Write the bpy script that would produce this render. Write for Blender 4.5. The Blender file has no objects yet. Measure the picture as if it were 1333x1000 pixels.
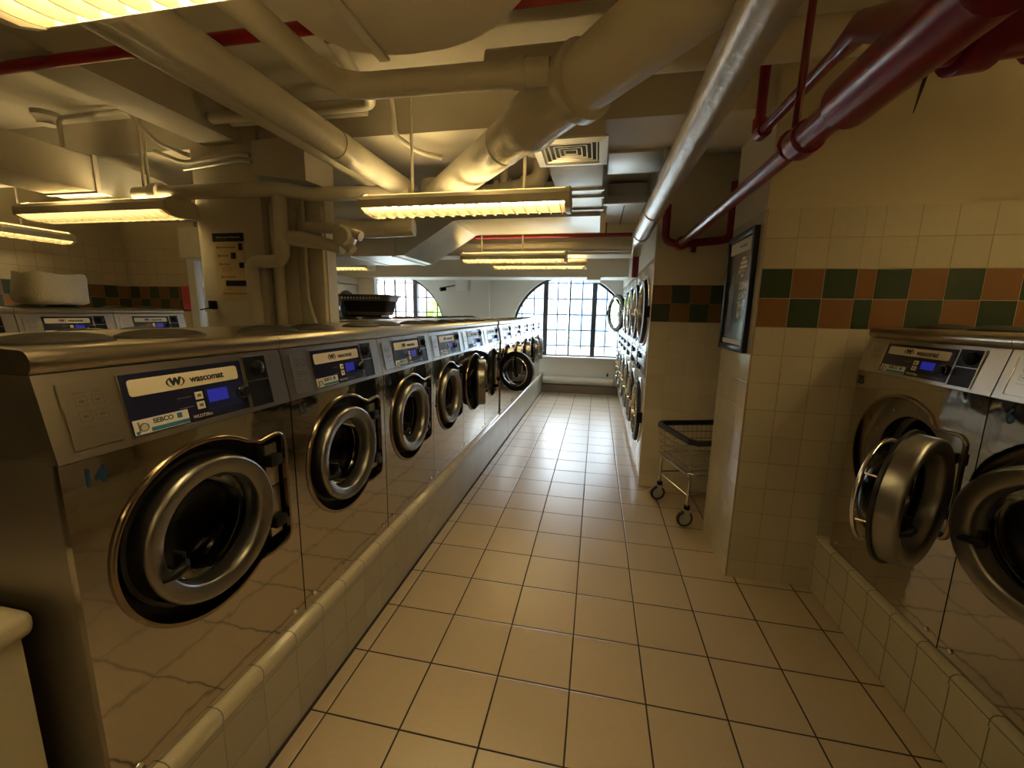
import bpy, bmesh, math, random
from mathutils import Vector, Matrix
R = math.radians
PI = math.pi
random.seed(7)
sc = bpy.context.scene
COL = sc.collection

# ------------------------------------------------------------------ camera
EYE = 1.5362
YAW, PITCH, ROLL, FPX = 0.197937, 0.169986, 0.01801, 537.69
cd = bpy.data.cameras.new('camera'); cam = bpy.data.objects.new('camera', cd); COL.objects.link(cam)
cd.sensor_fit = 'HORIZONTAL'; cd.sensor_width = 36.0; cd.lens = 36.0 * FPX / 1333.0
cd.clip_start = 0.02; cd.clip_end = 500
_cy, _sy, _cp, _sp = math.cos(YAW), math.sin(YAW), math.cos(PITCH), math.sin(PITCH)
fw = Vector((-_sy * _cp, _cy * _cp, -_sp)); rt = Vector((_cy, _sy, 0)); up = rt.cross(fw)
r2 = math.cos(ROLL) * rt + math.sin(ROLL) * up; u2 = -math.sin(ROLL) * rt + math.cos(ROLL) * up
cam.matrix_world = Matrix(((r2.x, u2.x, -fw.x, 0), (r2.y, u2.y, -fw.y, 0), (r2.z, u2.z, -fw.z, EYE), (0, 0, 0, 1)))
sc.camera = cam

# ------------------------------------------------------------------ exposure
vs = sc.view_settings
vs.view_transform = 'Standard'; vs.look = 'None'; vs.gamma = 1.0; vs.use_curve_mapping = False
vs.exposure = 0.22
LAMP = 25.0        # strength of the fluorescent tubes
SKY = 13.0         # strength of the overcast daylight outside
WARM = (1.0, 0.785, 0.385)

# ------------------------------------------------------------------ world
w = bpy.data.worlds.new('World'); sc.world = w; w.use_nodes = True
nt = w.node_tree; nt.nodes.clear()
o_ = nt.nodes.new('ShaderNodeOutputWorld'); b_ = nt.nodes.new('ShaderNodeBackground')
tc = nt.nodes.new('ShaderNodeTexCoord'); sx = nt.nodes.new('ShaderNodeSeparateXYZ'); rp = nt.nodes.new('ShaderNodeValToRGB')
nt.links.new(tc.outputs['Generated'], sx.inputs[0]); nt.links.new(sx.outputs['Z'], rp.inputs[0])
rp.color_ramp.elements[0].color = (0.84, 0.92, 1.0, 1); rp.color_ramp.elements[1].color = (0.80, 0.90, 1.0, 1)
rp.color_ramp.elements[0].position = 0.0
nt.links.new(rp.outputs[0], b_.inputs[0]); b_.inputs[1].default_value = SKY
nt.links.new(b_.outputs[0], o_.inputs[0])


def portal(name, x, z, sx_, sz_):
    l = bpy.data.lights.new(name, 'AREA'); l.shape = 'RECTANGLE'; l.size = sx_; l.size_y = sz_
    l.cycles.is_portal = True
    o = bpy.data.objects.new(name, l); COL.objects.link(o)
    o.location = (x, 8.62, z); o.rotation_euler = (R(-90), 0, 0)


portal('window_daylight', -0.54, 1.5, 2.5, 1.8)
portal('window_daylight', -4.26, 1.5, 2.5, 1.8)

# ------------------------------------------------------------------ materials
MATS = {}


def mat(name, col=(.5, .5, .5), rough=.5, metal=0., spec=.5, emis=None, es=1., bump=0., bscale=20., coat=0., var=0., vscale=3., bdist=.01):
    if name in MATS: return MATS[name]
    m = bpy.data.materials.new(name); m.use_nodes = True; t = m.node_tree; p = t.nodes['Principled BSDF']
    p.inputs['Base Color'].default_value = (*col, 1); p.inputs['Roughness'].default_value = rough
    p.inputs['Metallic'].default_value = metal; p.inputs['Specular IOR Level'].default_value = spec
    p.inputs['Coat Weight'].default_value = coat
    if emis: p.inputs['Emission Color'].default_value = (*emis, 1); p.inputs['Emission Strength'].default_value = es
    if bump or var:
        g = t.nodes.new('ShaderNodeTexCoord')
        if var:
            n = t.nodes.new('ShaderNodeTexNoise'); n.inputs['Scale'].default_value = vscale; n.inputs['Detail'].default_value = 5
            t.links.new(g.outputs['Object'], n.inputs['Vector'])
            mx = t.nodes.new('ShaderNodeMix'); mx.data_type = 'RGBA'
            mx.inputs['A'].default_value = (*[c * (1 - var) for c in col], 1); mx.inputs['B'].default_value = (*[min(1, c * (1 + var)) for c in col], 1)
            t.links.new(n.outputs['Fac'], mx.inputs['Factor']); t.links.new(mx.outputs['Result'], p.inputs['Base Color'])
        if bump:
            n2 = t.nodes.new('ShaderNodeTexNoise'); n2.inputs['Scale'].default_value = bscale; n2.inputs['Detail'].default_value = 3
            t.links.new(g.outputs['Object'], n2.inputs['Vector'])
            b = t.nodes.new('ShaderNodeBump'); b.inputs['Strength'].default_value = bump; b.inputs['Distance'].default_value = bdist
            t.links.new(n2.outputs['Fac'], b.inputs['Height']); t.links.new(b.outputs['Normal'], p.inputs['Normal'])
    MATS[name] = m; return m


class NB:
    """small helper to write node maths"""
    def __init__(s, t): s.t = t

    def m(s, op, a, b=None, c=None):
        n = s.t.nodes.new('ShaderNodeMath'); n.operation = op
        for i, v in enumerate((a, b, c)):
            if v is None: continue
            if isinstance(v, (int, float)): n.inputs[i].default_value = v
            else: s.t.links.new(v, n.inputs[i])
        return n.outputs[0]

    def mix(s, f, a, b):
        n = s.t.nodes.new('ShaderNodeMix'); n.data_type = 'RGBA'
        if isinstance(f, (int, float)): n.inputs['Factor'].default_value = f
        else: s.t.links.new(f, n.inputs['Factor'])
        for k, v in (('A', a), ('B', b)):
            if isinstance(v, tuple): n.inputs[k].default_value = (*v, 1)
            else: s.t.links.new(v, n.inputs[k])
        return n.outputs['Result']


def grid_mat(name, ax_a, ax_b, a0, b0, s, gap, tile, grout, rough=.25, band=None, paint_above=None, flip=0, seam_fix=False, var=.06, grough=.7, bumps=.35, spec=.5):
    """square tiles laid in world axes ax_a, ax_b"""
    m = bpy.data.materials.new(name); m.use_nodes = True; t = m.node_tree; p = t.nodes['Principled BSDF']; N = NB(t)
    g = t.nodes.new('ShaderNodeNewGeometry'); sp = t.nodes.new('ShaderNodeSeparateXYZ'); t.links.new(g.outputs['Position'], sp.inputs[0])
    A, B = sp.outputs[ax_a], sp.outputs[ax_b]
    if seam_fix:
        u1 = N.m('DIVIDE', N.m('SUBTRACT', A, a0), .1490)
        u2 = N.m('ADD', N.m('DIVIDE', N.m('SUBTRACT', A, 1.287), .083), 3)
        u3 = N.m('ADD', N.m('DIVIDE', N.m('SUBTRACT', A, 1.37), .1524), 4)
        c1 = N.m('GREATER_THAN', A, 1.287); c2 = N.m('GREATER_THAN', A, 1.37)
        u = N.m('ADD', N.m('MULTIPLY', u1, N.m('SUBTRACT', 1, c1)), N.m('ADD', N.m('MULTIPLY', u2, N.m('SUBTRACT', c1, c2)), N.m('MULTIPLY', u3, c2)))
    else:
        u = N.m('DIVIDE', N.m('SUBTRACT', A, a0), s)
    v = N.m('DIVIDE', N.m('SUBTRACT', B, b0), s)
    fu, fv = N.m('FRACT', u), N.m('FRACT', v)
    iu, iv = N.m('FLOOR', u), N.m('FLOOR', v)
    du = N.m('MINIMUM', fu, N.m('SUBTRACT', 1, fu)); dv = N.m('MINIMUM', fv, N.m('SUBTRACT', 1, fv))
    d = N.m('MINIMUM', du, dv)
    joint = N.m('LESS_THAN', d, gap / s / 2)
    # per tile variation
    wn = t.nodes.new('ShaderNodeTexWhiteNoise'); wn.noise_dimensions = '2D'
    cb = t.nodes.new('ShaderNodeCombineXYZ'); t.links.new(iu, cb.inputs[0]); t.links.new(iv, cb.inputs[1]); t.links.new(cb.outputs[0], wn.inputs['Vector'])
    col = N.mix(wn.outputs['Value'], tuple(c * (1 - var) for c in tile), tuple(min(1, c * (1 + var)) for c in tile))
    nz = t.nodes.new('ShaderNodeTexNoise'); nz.inputs['Scale'].default_value = 60; nz.inputs['Detail'].default_value = 6
    t.links.new(g.outputs['Position'], nz.inputs['Vector'])
    col = N.mix(N.m('MULTIPLY', nz.outputs['Fac'], .35), col, tuple(c * .72 for c in tile))
    if band:
        z0, z1, ca, cb_ = band
        inb = N.m('MULTIPLY', N.m('GREATER_THAN', B, z0), N.m('LESS_THAN', B, z1))
        par = N.m('MODULO', N.m('ADD', N.m('ADD', iu, iv), 100 + flip), 2)
        par = N.m('ROUND', par)
        col = N.mix(inb, col, N.mix(par, ca, cb_))
    colj = N.mix(joint, col, grout)
    r = N.m('ADD', N.m('MULTIPLY', joint, grough - rough), rough)
    if paint_above:
        z1, pc = paint_above
        f = N.m('GREATER_THAN', B, z1)
        colj = N.mix(f, colj, pc); r = N.m('ADD', N.m('MULTIPLY', f, N.m('SUBTRACT', .55, r)), r)
        joint = N.m('MULTIPLY', joint, N.m('SUBTRACT', 1, f))
    t.links.new(colj, p.inputs['Base Color']); t.links.new(r, p.inputs['Roughness'])
    p.inputs['Specular IOR Level'].default_value = spec
    hgt = N.m('MINIMUM', N.m('DIVIDE', d, gap / s), 1)
    if paint_above: hgt = N.m('MAXIMUM', hgt, f)
    b = t.nodes.new('ShaderNodeBump'); b.inputs['Strength'].default_value = bumps; b.inputs['Distance'].default_value = .004
    t.links.new(hgt, b.inputs['Height']); t.links.new(b.outputs['Normal'], p.inputs['Normal'])
    return m


TILE = .1524
CREAM = (.58, .52, .39)
PAINT = (.56, .49, .34)
ORANGE = (.235, .115, .048); GREEN = (.042, .068, .04)
GROUT = (.36, .29, .19)
band_w = (1.4855, 1.7905, GREEN, ORANGE)
M_floor = grid_mat('floor_tiles', 0, 1, -.949, 1.193, .3048, .0065, (.50, .40, .285), (.03, .02, .014), rough=.28, var=.05, grough=.8, bumps=.5)
M_wall_pillar = grid_mat('glazed_wall_tiles', 0, 2, .84, -.0383, TILE, .0032, CREAM, GROUT, band=band_w, paint_above=(2.09, PAINT), seam_fix=True, flip=1, rough=.22)
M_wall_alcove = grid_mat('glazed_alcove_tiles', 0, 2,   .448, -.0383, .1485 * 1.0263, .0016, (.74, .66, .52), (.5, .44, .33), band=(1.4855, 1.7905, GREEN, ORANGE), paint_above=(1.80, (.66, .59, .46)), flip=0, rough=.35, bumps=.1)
M_wall_side = grid_mat('glazed_side_tiles', 1, 2, 2.47, -.0383, TILE, .0032, CREAM, GROUT, paint_above=(2.09, PAINT), rough=.2)
M_wall_left = grid_mat('glazed_left_tiles', 1, 2, 3.06, -.0383, TILE, .004, (.60, .52, .38), GROUT, band=band_w, paint_above=(2.3, PAINT), rough=.3)
M_wall_rear = grid_mat('glazed_rear_tiles', 0, 2, -4.9, -.0383, TILE, .004, (.60, .52, .38), GROUT, band=band_w, paint_above=(2.3, PAINT), rough=.3)
M_kerb_face = grid_mat('kerb_tiles', 1, 2, .845, .0, TILE, .003, (.50, .46, .38), (.28, .32, .23), rough=.25, spec=.5)
M_kerb_face_r = grid_mat('kerb_tiles_stained', 1, 2, 2.447, .0, TILE, .0038, (.50, .45, .33), (.10, .11, .06), rough=.25)
M_kerb_cap = grid_mat('kerb_cap_tiles', 1, 0, .845, -.7, TILE, .003, (.62, .56, .42), (.2, .15, .09), rough=.12)
M_ceiling = mat('ceiling_paint', (.60, .54, .43), .6, bump=.3, bscale=6, var=.06)
M_paint = mat('cream_gloss_paint', (.60, .54, .42), .38, bump=.25, bscale=14, var=.08, vscale=4)
M_pipe = mat('cream_pipe_paint', (.60, .54, .42), .30, bump=.5, bscale=25, var=.10, vscale=5, coat=.2, bdist=.006)
M_silver = mat('silver_pipe_paint', (.56, .52, .47), .30, metal=.55, bump=.5, bscale=30, var=.08, bdist=.005)
M_duct = mat('galvanised_duct', (.62, .61, .58), .38, metal=.6, var=.15, vscale=4)
M_ductpaint = mat('painted_duct', (.56, .50, .40), .5, var=.06)
M_red = mat('dark_red_pipe_paint', (.21, .004, .020), .28, bump=.25, bscale=22, coat=.15, bdist=.004)
M_redb = mat('bright_red_pipe_paint', (.42, .008, .02), .3, coat=.3)
M_white = mat('white_paint', (.80, .80, .77), .45)
M_whitew = mat('white_window_wall', (.78, .76, .70), .55, var=.04)
M_steel = mat('polished_stainless', (.52, .49, .445), .055, metal=1., bump=.16, bscale=4.5, bdist=.012)
M_satin = mat('satin_stainless', (.50, .47, .43), .30, metal=1., var=.05, vscale=30)
M_side = mat('grey_side_panel', (.40, .36, .31), .36, metal=.75, var=.08, bump=.1, bscale=5)
M_lid = mat('brushed_lid', (.46, .41, .325), .28, metal=1., bump=.08, bscale=8)
M_ring = mat('cast_door_ring', (.31, .30, .285), .33, metal=1.)
M_chrome = mat('chrome', (.8, .78, .75), .08, metal=1.)
M_lip = mat('door_lip_steel', (.34, .27, .2), .16, metal=1.)
M_black = mat('black_plastic', (.008, .008, .009), .42, spec=.25)
M_rubber = mat('black_rubber', (.015, .015, .015), .45)
M_drum = mat('drum_steel', (.10, .10, .10), .4, metal=.8)
M_plate = mat('back_plate', (.33, .31, .28), .35, metal=.8)
M_navy = mat('navy_faceplate', (.012, .014, .055), .22, coat=.3)
M_brand = mat('cream_brand_plate', (.85, .78, .62), .4)
M_ink = mat('black_ink', (.01, .01, .015), .5)
M_blueink = mat('blue_marker', (.008, .06, .16), .5)
M_darkink = mat('dark_marker', (.02, .04, .08), .5)
M_btn = mat('white_button', (.85, .83, .75), .4)
M_disp = mat('blue_display', (.02, .03, .3), .3, emis=(.05, .06, .9), es=.17)
M_dispb = mat('blue_window', (.02, .03, .12), .15)
M_stick = mat('white_sticker', (.82, .82, .80), .45)
M_stickblue = mat('sticker_blue', (.03, .19, .36), .45)
M_engr = mat('engraved_line', (.23, .21, .19), .5, metal=.5)
M_hop = mat('hopper_plastic', (.035, .03, .024), .6, spec=.25)
M_glassdark = mat('smoked_glass_back', (.01, .01, .01), .1)
M_louv = mat('louver_plastic', (.40, .36, .25), .5)
M_fix = mat('fixture_enamel', (.74, .66, .48), .45)
M_tube = mat('fluorescent_tube', (1, .9, .7), .5, emis=WARM, es=LAMP)
M_grille = mat('diffuser_metal', (.66, .63, .56), .4, metal=.4)
M_dark = mat('dark_void', (.02, .018, .015), .8)
M_frame = mat('window_steel', (.055, .055, .06), .5)
M_wood = mat('brown_baseboard', (.22, .17, .13), .6)
M_cloth = mat('cream_cloth', (.66, .60, .46), .9, bump=.6, bscale=60)
M_pink = mat('pink_paper', (.75, .09, .16), .7)
M_post = mat('white_post_paint', (.78, .80, .80), .4)
M_wire = mat('chrome_wire', (.6, .58, .55), .2, metal=1.)
M_bumper = mat('navy_rubber', (.012, .016, .035), .45)
M_wheel = mat('grey_wheel', (.46, .45, .43), .5)
M_basket = mat('brown_basket_plastic', (.16, .11, .09), .45)
M_blackcloth = mat('black_cloth', (.006, .006, .007), .9)
M_posterbg = mat('poster_grey', (.075, .065, .05), .25)
M_postert = mat('poster_text', (.75, .68, .56), .5)
M_posterh = mat('poster_header', (.55, .48, .37), .4)
M_postero = mat('poster_orange', (.40, .12, .03), .5)
M_posterfig = mat('poster_figure', (.15, .12, .09), .5)
M_pblack = mat('picture_frame_black', (.012, .014, .022), .3)
M_paper = mat('yellowed_paper', (.62, .50, .28), .6)
M_paperline = mat('ochre_line', (.38, .17, .03), .6)
M_dryer = mat('white_dryer_enamel', (.76, .77, .76), .22, coat=.3)


def glass_mat(name, tint=(.9, .95, .95), refl=.12, rough=.02):
    m = bpy.data.materials.new(name); m.use_nodes = True; t = m.node_tree; t.nodes.clear()
    o = t.nodes.new('ShaderNodeOutputMaterial'); mx = t.nodes.new('ShaderNodeMixShader'); a = t.nodes.new('ShaderNodeBsdfTransparent'); b = t.nodes.new('ShaderNodeBsdfGlossy')
    f = t.nodes.new('ShaderNodeLayerWeight'); f.inputs['Blend'].default_value = refl
    a.inputs[0].default_value = (*tint, 1); b.inputs['Roughness'].default_value = rough
    t.links.new(f.outputs['Fresnel'], mx.inputs[0]); t.links.new(a.outputs[0], mx.inputs[1]); t.links.new(b.outputs[0], mx.inputs[2]); t.links.new(mx.outputs[0], o.inputs[0])
    return m


M_pane = glass_mat('window_glass', (.95, .98, .98), .1)
M_doorglass = glass_mat('smoked_door_glass', (.22, .21, .20), .22, .06)
M_dryglass = glass_mat('green_door_glass', (.40, .45, .36), .15)


# ------------------------------------------------------------------ mesh helpers
class MB:
    def __init__(s): s.bm = bmesh.new(); s.mi = 0

    def face(s, vs_):
        try:
            f = s.bm.faces.new(vs_); f.material_index = s.mi; return f
        except ValueError: return None

    def poly(s, pts): return s.face([s.bm.verts.new(p) for p in pts])

    def hexa(s, p):
        """8 corners: bottom 4 then top 4, same order"""
        v = [s.bm.verts.new(q) for q in p]
        for f in ((0, 1, 2, 3), (7, 6, 5, 4), (0, 4, 5, 1), (1, 5, 6, 2), (2, 6, 7, 3), (3, 7, 4, 0)): s.face([v[i] for i in f])
        return v

    def box(s, x0, x1, y0, y1, z0, z1, bev=0, seg=2):
        v = s.hexa([(x0, y0, z0), (x0, y1, z0), (x1, y1, z0), (x1, y0, z0), (x0, y0, z1), (x0, y1, z1), (x1, y1, z1), (x1, y0, z1)])
        if bev:
            es = set()
            for q in v: es.update(q.link_edges)
            bmesh.ops.bevel(s.bm, geom=list(es), offset=bev, segments=seg, affect='EDGES', profile=.5)
        return s

    def prism(s, pts, axis, d0, d1):
        """2D outline pushed along an axis; pts given in the other two axes in xyz order"""
        def P(a, b, d):
            return {0: (d, a, b), 1: (a, d, b), 2: (a, b, d)}[axis]
        A = [s.bm.verts.new(P(a, b, d0)) for a, b in pts]; B = [s.bm.verts.new(P(a, b, d1)) for a, b in pts]
        s.face(A); s.face(B[::-1]); n = len(pts)
        for i in range(n): s.face([A[i], B[i], B[(i + 1) % n], A[(i + 1) % n]])
        return s

    def loft(s, rings, close=True, cap=True):
        V = [[s.bm.verts.new(p) for p in r] for r in rings]
        n = len(rings[0])
        for a, b in zip(V, V[1:]):
            for i in range(n if close else n - 1):
                s.face([a[i], a[(i + 1) % n], b[(i + 1) % n], b[i]])
        if cap: s.face(V[0][::-1]); s.face(V[-1])
        return s

    def lathe(s, prof, o=(0, 0, 0), axis=0, n=48, closed=False, caps=(False, False)):
        """prof: (radius, height) pairs turned about an axis"""
        o = Vector(o); rings = []
        for r, h in prof:
            ring = []
            for i in range(n):
                a = 2 * PI * i / n; c, q = r * math.cos(a), r * math.sin(a)
                ring.append(o + Vector({0: (h, c, q), 1: (q, h, c), 2: (c, q, h)}[axis]))
            rings.append(ring)
        if closed: rings.append(rings[0])
        V = [[s.bm.verts.new(p) for p in r] for r in (rings[:-1] if closed else rings)]
        if closed: V.append(V[0])
        for a, b in zip(V, V[1:]):
            for i in range(n): s.face([a[i], a[(i + 1) % n], b[(i + 1) % n], b[i]])
        if caps[0]: s.face(V[0][::-1])
        if caps[1]: s.face(V[-1])
        return s

    def tube(s, pts, r, n=16, bend=0., caps=True, seg=6):
        pts = [Vector(p) for p in pts]
        rl = list(r) if isinstance(r, (list, tuple)) else [r] * len(pts)
        if bend and len(pts) > 2:
            q = [pts[0]]; ro = [rl[0]]
            for a, b, c, rb in zip(pts, pts[1:], pts[2:], rl[1:]):
                d1 = (a - b); d2 = (c - b); k = min(bend, d1.length * .49, d2.length * .49)
                A = b + d1.normalized() * k; Cc = b + d2.normalized() * k
                for i in range(seg + 1):
                    t = i / seg; q.append((1 - t) ** 2 * A + 2 * t * (1 - t) * b + t * t * Cc); ro.append(rb)
            q.append(pts[-1]); ro.append(rl[-1]); pts = q; rl = ro
        rr = rl
        T = []
        for i in range(len(pts)):
            a = pts[max(0, i - 1)]; b = pts[min(len(pts) - 1, i + 1)]; T.append((b - a).normalized())
        ref = Vector((0, 0, 1)) if abs(T[0].z) < .9 else Vector((1, 0, 0))
        nrm = T[0].cross(ref).normalized(); rings = []
        for i, p in enumerate(pts):
            nrm = (nrm - T[i] * nrm.dot(T[i])).normalized(); bn = T[i].cross(nrm)
            rings.append([p + rr[i] * (math.cos(2 * PI * k / n) * nrm + math.sin(2 * PI * k / n) * bn) for k in range(n)])
        return s.loft(rings, cap=caps)

    def cyl(s, a, b, r, n=24, r1=None): return s.tube([a, b], [r, r if r1 is None else r1], n)

    def build(s, name, ms, parent=None, smooth=35, loc=None, recalc=True):
        if recalc: bmesh.ops.recalc_face_normals(s.bm, faces=s.bm.faces[:])
        me = bpy.data.meshes.new(name); s.bm.to_mesh(me); s.bm.free()
        for m in (ms if isinstance(ms, (list, tuple)) else [ms]): me.materials.append(m)
        if smooth:
            me.polygons.foreach_set('use_smooth', [True] * len(me.polygons)); me.set_sharp_from_angle(angle=R(smooth))
        o = bpy.data.objects.new(name, me); COL.objects.link(o)
        if parent: o.parent = parent
        if loc: o.location = loc
        return o


def empty(name, loc=(0, 0, 0), rz=0.):
    o = bpy.data.objects.new(name, None); COL.objects.link(o); o.location = loc; o.rotation_euler = (0, 0, rz); o.empty_display_size = .1
    return o


def tag(o, label=None, cat=None, group=None, kind=None):
    if label: o['label'] = label
    if cat: o['category'] = cat
    if group: o['group'] = group
    if kind: o['kind'] = kind
    return o


def struct(o): o['kind'] = 'structure'; return o


def copy_tree(o, parent=None):
    c = o.copy(); COL.objects.link(c)
    if parent: c.parent = parent
    for ch in list(o.children): copy_tree(ch, c)
    return c


def text(body, size, m, parent=None, name='lettering', loc=(0, 0, 0), rot=None, depth=.0006, bold=0., sx_=1., align='CENTER'):
    cu = bpy.data.curves.new(name, 'FONT'); cu.body = body; cu.size = size; cu.extrude = depth; cu.offset = bold
    cu.align_x = align; cu.align_y = 'CENTER'
    t = bpy.data.objects.new(name, cu); COL.objects.link(t)
    dg = bpy.context.evaluated_depsgraph_get()
    me = bpy.data.meshes.new_from_object(t.evaluated_get(dg)); bpy.data.objects.remove(t); bpy.data.curves.remove(cu)
    if sx_ != 1: me.transform(Matrix.Diagonal((sx_, 1, 1, 1)))
    me.transform(rot.to_4x4() if rot else Matrix.Identity(4)); me.transform(Matrix.Translation(loc))
    me.materials.clear(); me.materials.append(m); me.name = name
    o = bpy.data.objects.new(name, me); COL.objects.link(o)
    if parent: o.parent = parent
    return o


# text frames: text x axis, text y axis
def frame(xa, ya):
    xa = Vector(xa).normalized(); ya = Vector(ya).normalized(); za = xa.cross(ya)
    return Matrix((xa, ya, za)).transposed()


# ------------------------------------------------------------------ room shell
ZC = 2.80; ZB = 2.58
def sbox(name, m, *a, **k): return struct(MB().box(*a, **k).build(name, m, smooth=0))


sbox('floor', M_floor, -6.4, 3.0, -2.2, 8.6, -.1, 0)
sbox('ceiling', M_ceiling, -6.4, 3.0, -2.2, 8.6, ZC, ZC + .1)
sbox('wall_rear', M_paint, -6.4, 3.0, -2.3, -2.2, 0, ZC)
sbox('wall_left', M_wall_left, -6.15, -6.0, -2.2, 4.4, 0, ZC)
sbox('wall_left_back', M_wall_rear, -6.4, -4.87, 4.4, 4.5, 0, ZC)
sbox('wall_left_far', M_whitew, -6.5, -6.4, 4.4, 8.6, 0, ZC)
sbox('wall_right', M_paint, 2.35, 2.45, -2.2, 2.47, 0, ZC)
struct(MB().box(.84, 2.45, 2.47, 3.02, 0, ZC).build('wall_pillar_right', M_wall_pillar, smooth=0))
# the pillar's aisle side has its own tile run
struct(MB().box(.832, .84, 2.47, 3.02, 0, ZC).build('wall_pillar_right_side', M_wall_side, smooth=0))
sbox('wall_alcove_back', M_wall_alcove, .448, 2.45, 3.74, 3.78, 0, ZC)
sbox('wall_alcove_right', M_paint, 2.35, 2.45, 3.02, 3.74, 0, ZC)
sbox('wall_dryer_header', M_whitew, .446, .56, 3.78, 8.25, 2.02, ZC)
sbox('wall_dryer_right', M_whitew, 1.25, 1.35, 3.78, 8.6, 0, ZC)
sbox('wall_column_left', M_paint, -2.70, -2.19, 2.47, 3.02, 0, ZC)
mb = MB(); mb.box(-2.19, -1.79, 2.56, 2.66, 0, 2.3); mb.box(-2.03, -2.0, 2.54, 2.56, 0, 2.2); mb.box(-1.84, -1.80, 2.53, 2.67, 0, 2.2)
struct(mb.build('wall_column_chase', M_paint, smooth=0))
# beams
sbox('ceiling_beam_long', M_ceiling, -2.58, -2.30, -2.2, 2.5, ZB, ZC)
sbox('ceiling_beam_cross', M_ceiling, -6.0, 2.35, 2.50, 3.0, ZB, ZC)
sbox('ceiling_beam_mid', M_ceiling, -6.4, .56, 5.55, 5.95, 2.29, ZC)
sbox('ceiling_beam_far', M_whitew, -6.4, .45, 6.9, 7.5, 2.125, 2.46)
sbox('ceiling_beam_window', M_whitew, -6.4, .45, 7.5, 8.25, 2.30, ZC)
sbox('trim_beam_box', M_whitew, -.19, .02, 6.86, 7.5, 2.08, 2.47)

# window wall with arched openings
WY0, WY1 = 8.25, 8.55
WIN = [(-.54, 'window_1'), (-4.26, 'window_2')]
WR, WZC, SILL = 1.15, 1.15, .70


def arch(cx, r=WR, n=40):
    pts = [(cx - r, SILL), (cx - r, WZC)]
    for i in range(1, n): a = PI - PI * i / n; pts.append((cx + r * math.cos(a), WZC + r * math.sin(a)))
    pts += [(cx + r, WZC), (cx + r, SILL)]
    return pts


mb = MB(); bm = mb.bm
outer = [(-6.5, 0), (-6.5, ZC), (1.35, ZC), (1.35, 0)]
loops = [outer] + [arch(cx) for cx, _ in WIN]
for Yp in (WY0, WY1):
    es = []
    for lp in loops:
        v = [bm.verts.new((x, Yp, z)) for x, z in lp]
        es += [bm.edges.new((v[i], v[(i + 1) % len(v)])) for i in range(len(v))]
    bmesh.ops.triangle_fill(bm, edges=es, use_beauty=True)
for lp in loops[1:]:
    for i in range(len(lp)):
        a, b = lp[i], lp[(i + 1) % len(lp)]
        mb.poly([(a[0], WY0, a[1]), (b[0], WY0, b[1]), (b[0], WY1, b[1]), (a[0], WY1, a[1])])
struct(mb.build('wall_back', M_whitew, smooth=30))
for cx, nm in WIN:
    root = struct(empty(nm, (cx, 8.36, 0)))
    mb = MB()
    # arched outer frame
    o1 = [(x - cx, z) for x, z in arch(cx, WR - .005)]; o2 = [(x - cx, z) for x, z in arch(cx, WR - .05)]
    o2[0] = (o2[0][0], SILL + .03); o2[-1] = (o2[-1][0], SILL + .03); o1[0] = (o1[0][0], SILL + .001); o1[-1] = (o1[-1][0], SILL + .001)
    for y0, y1 in ((-.025, .025),):
        for i in range(len(o1)):
            j = (i + 1) % len(o1)
            a, b, c, d = o1[i], o1[j], o2[j], o2[i]
            mb.hexa([(a[0], y0, a[1]), (b[0], y0, b[1]), (c[0], y0, c[1]), (d[0], y0, d[1]), (a[0], y1, a[1]), (b[0], y1, b[1]), (c[0], y1, c[1]), (d[0], y1, d[1])])

    def topz(x): return WZC + math.sqrt(max(0, (WR - .03) ** 2 - x * x))
    for s_ in (-1, 1): mb.box(s_ * .475 - .045, s_ * .475 + .045, -.05, .05, SILL + .01, topz(.475))
    mb.build('window_frame', M_frame, root, smooth=0)
    mb = MB(); zs = [.915, 1.22, 1.525, 1.83, 2.13]; xs = [-.95, -.71, -.24, 0, .24, .71, .95]
    for x in xs:
        t_ = .016 if x == 0 else .010; mb.box(x - t_, x + t_, -.012, .012, SILL + .02, topz(x))
    for z in zs:
        hx = math.sqrt(max(0, (WR - .03) ** 2 - max(0, z - WZC) ** 2)); mb.box(-hx, hx, -.013, .013, z - .010, z + .010)
    mb.build('glazing_bar', M_frame, root, smooth=0)
    mb = MB(); mb.box(-.006, .018, -.05, -.02, 1.03, 1.14, .003); mb.tube([(.006, -.04, 1.08), (.09, -.045, 1.05)], .007, 8); mb.tube([(.006, -.04, 1.08), (-.07, -.045, 1.06)], .006, 8)
    mb.build('window_latch', M_frame, root)
    MB().prism([(x - cx, z) for x, z in arch(cx, WR - .03)], 1, -.003, .003).build('window_pane', M_pane, root, smooth=0)
    MB().box(-WR - .06, WR + .06, -.19, .10, SILL - .03, SILL + .005, .008).build('window_sill', M_white, root)

# low wall, heating pipe and dark step beneath the window
sbox('trim_1', M_wood, -1.06, .45, 8.06, 8.25, 0, .15)
mb = MB(); mb.cyl((-1.0, 8.16, .235), (.36, 8.16, .235), .075, 24)
tag(mb.build('heating_pipe', M_whitew), 'white painted heating pipe running along the wall under the arched window', 'pipe')
tag(MB().box(.24, .27, 8.215, 8.25, .34, .40, .004).build('pipe_bracket', M_black), 'small dark bracket on the white wall below the right arched window', 'bracket')

# plinths
def kerb(name, m_face, m_cap, x0, x1, y0, y1, h, s_):
    o = struct(MB().box(min(x0, x1), max(x0, x1), y0, y1, 0, h - .045).build(name, m_face, smooth=0))
    xf = x0
    pts = [(xf, h - .045), (xf + s_ * .004, h - .043), (xf + s_ * .004, h - .018), (xf - s_ * .002, h - .006), (xf - s_ * .014, h), (x1, h), (x1, h - .045)]
    c = struct(MB().prism(pts, 1, y0, y1).build('kerb_cap', m_cap, o, smooth=40)); del c['kind']
    return o


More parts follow.
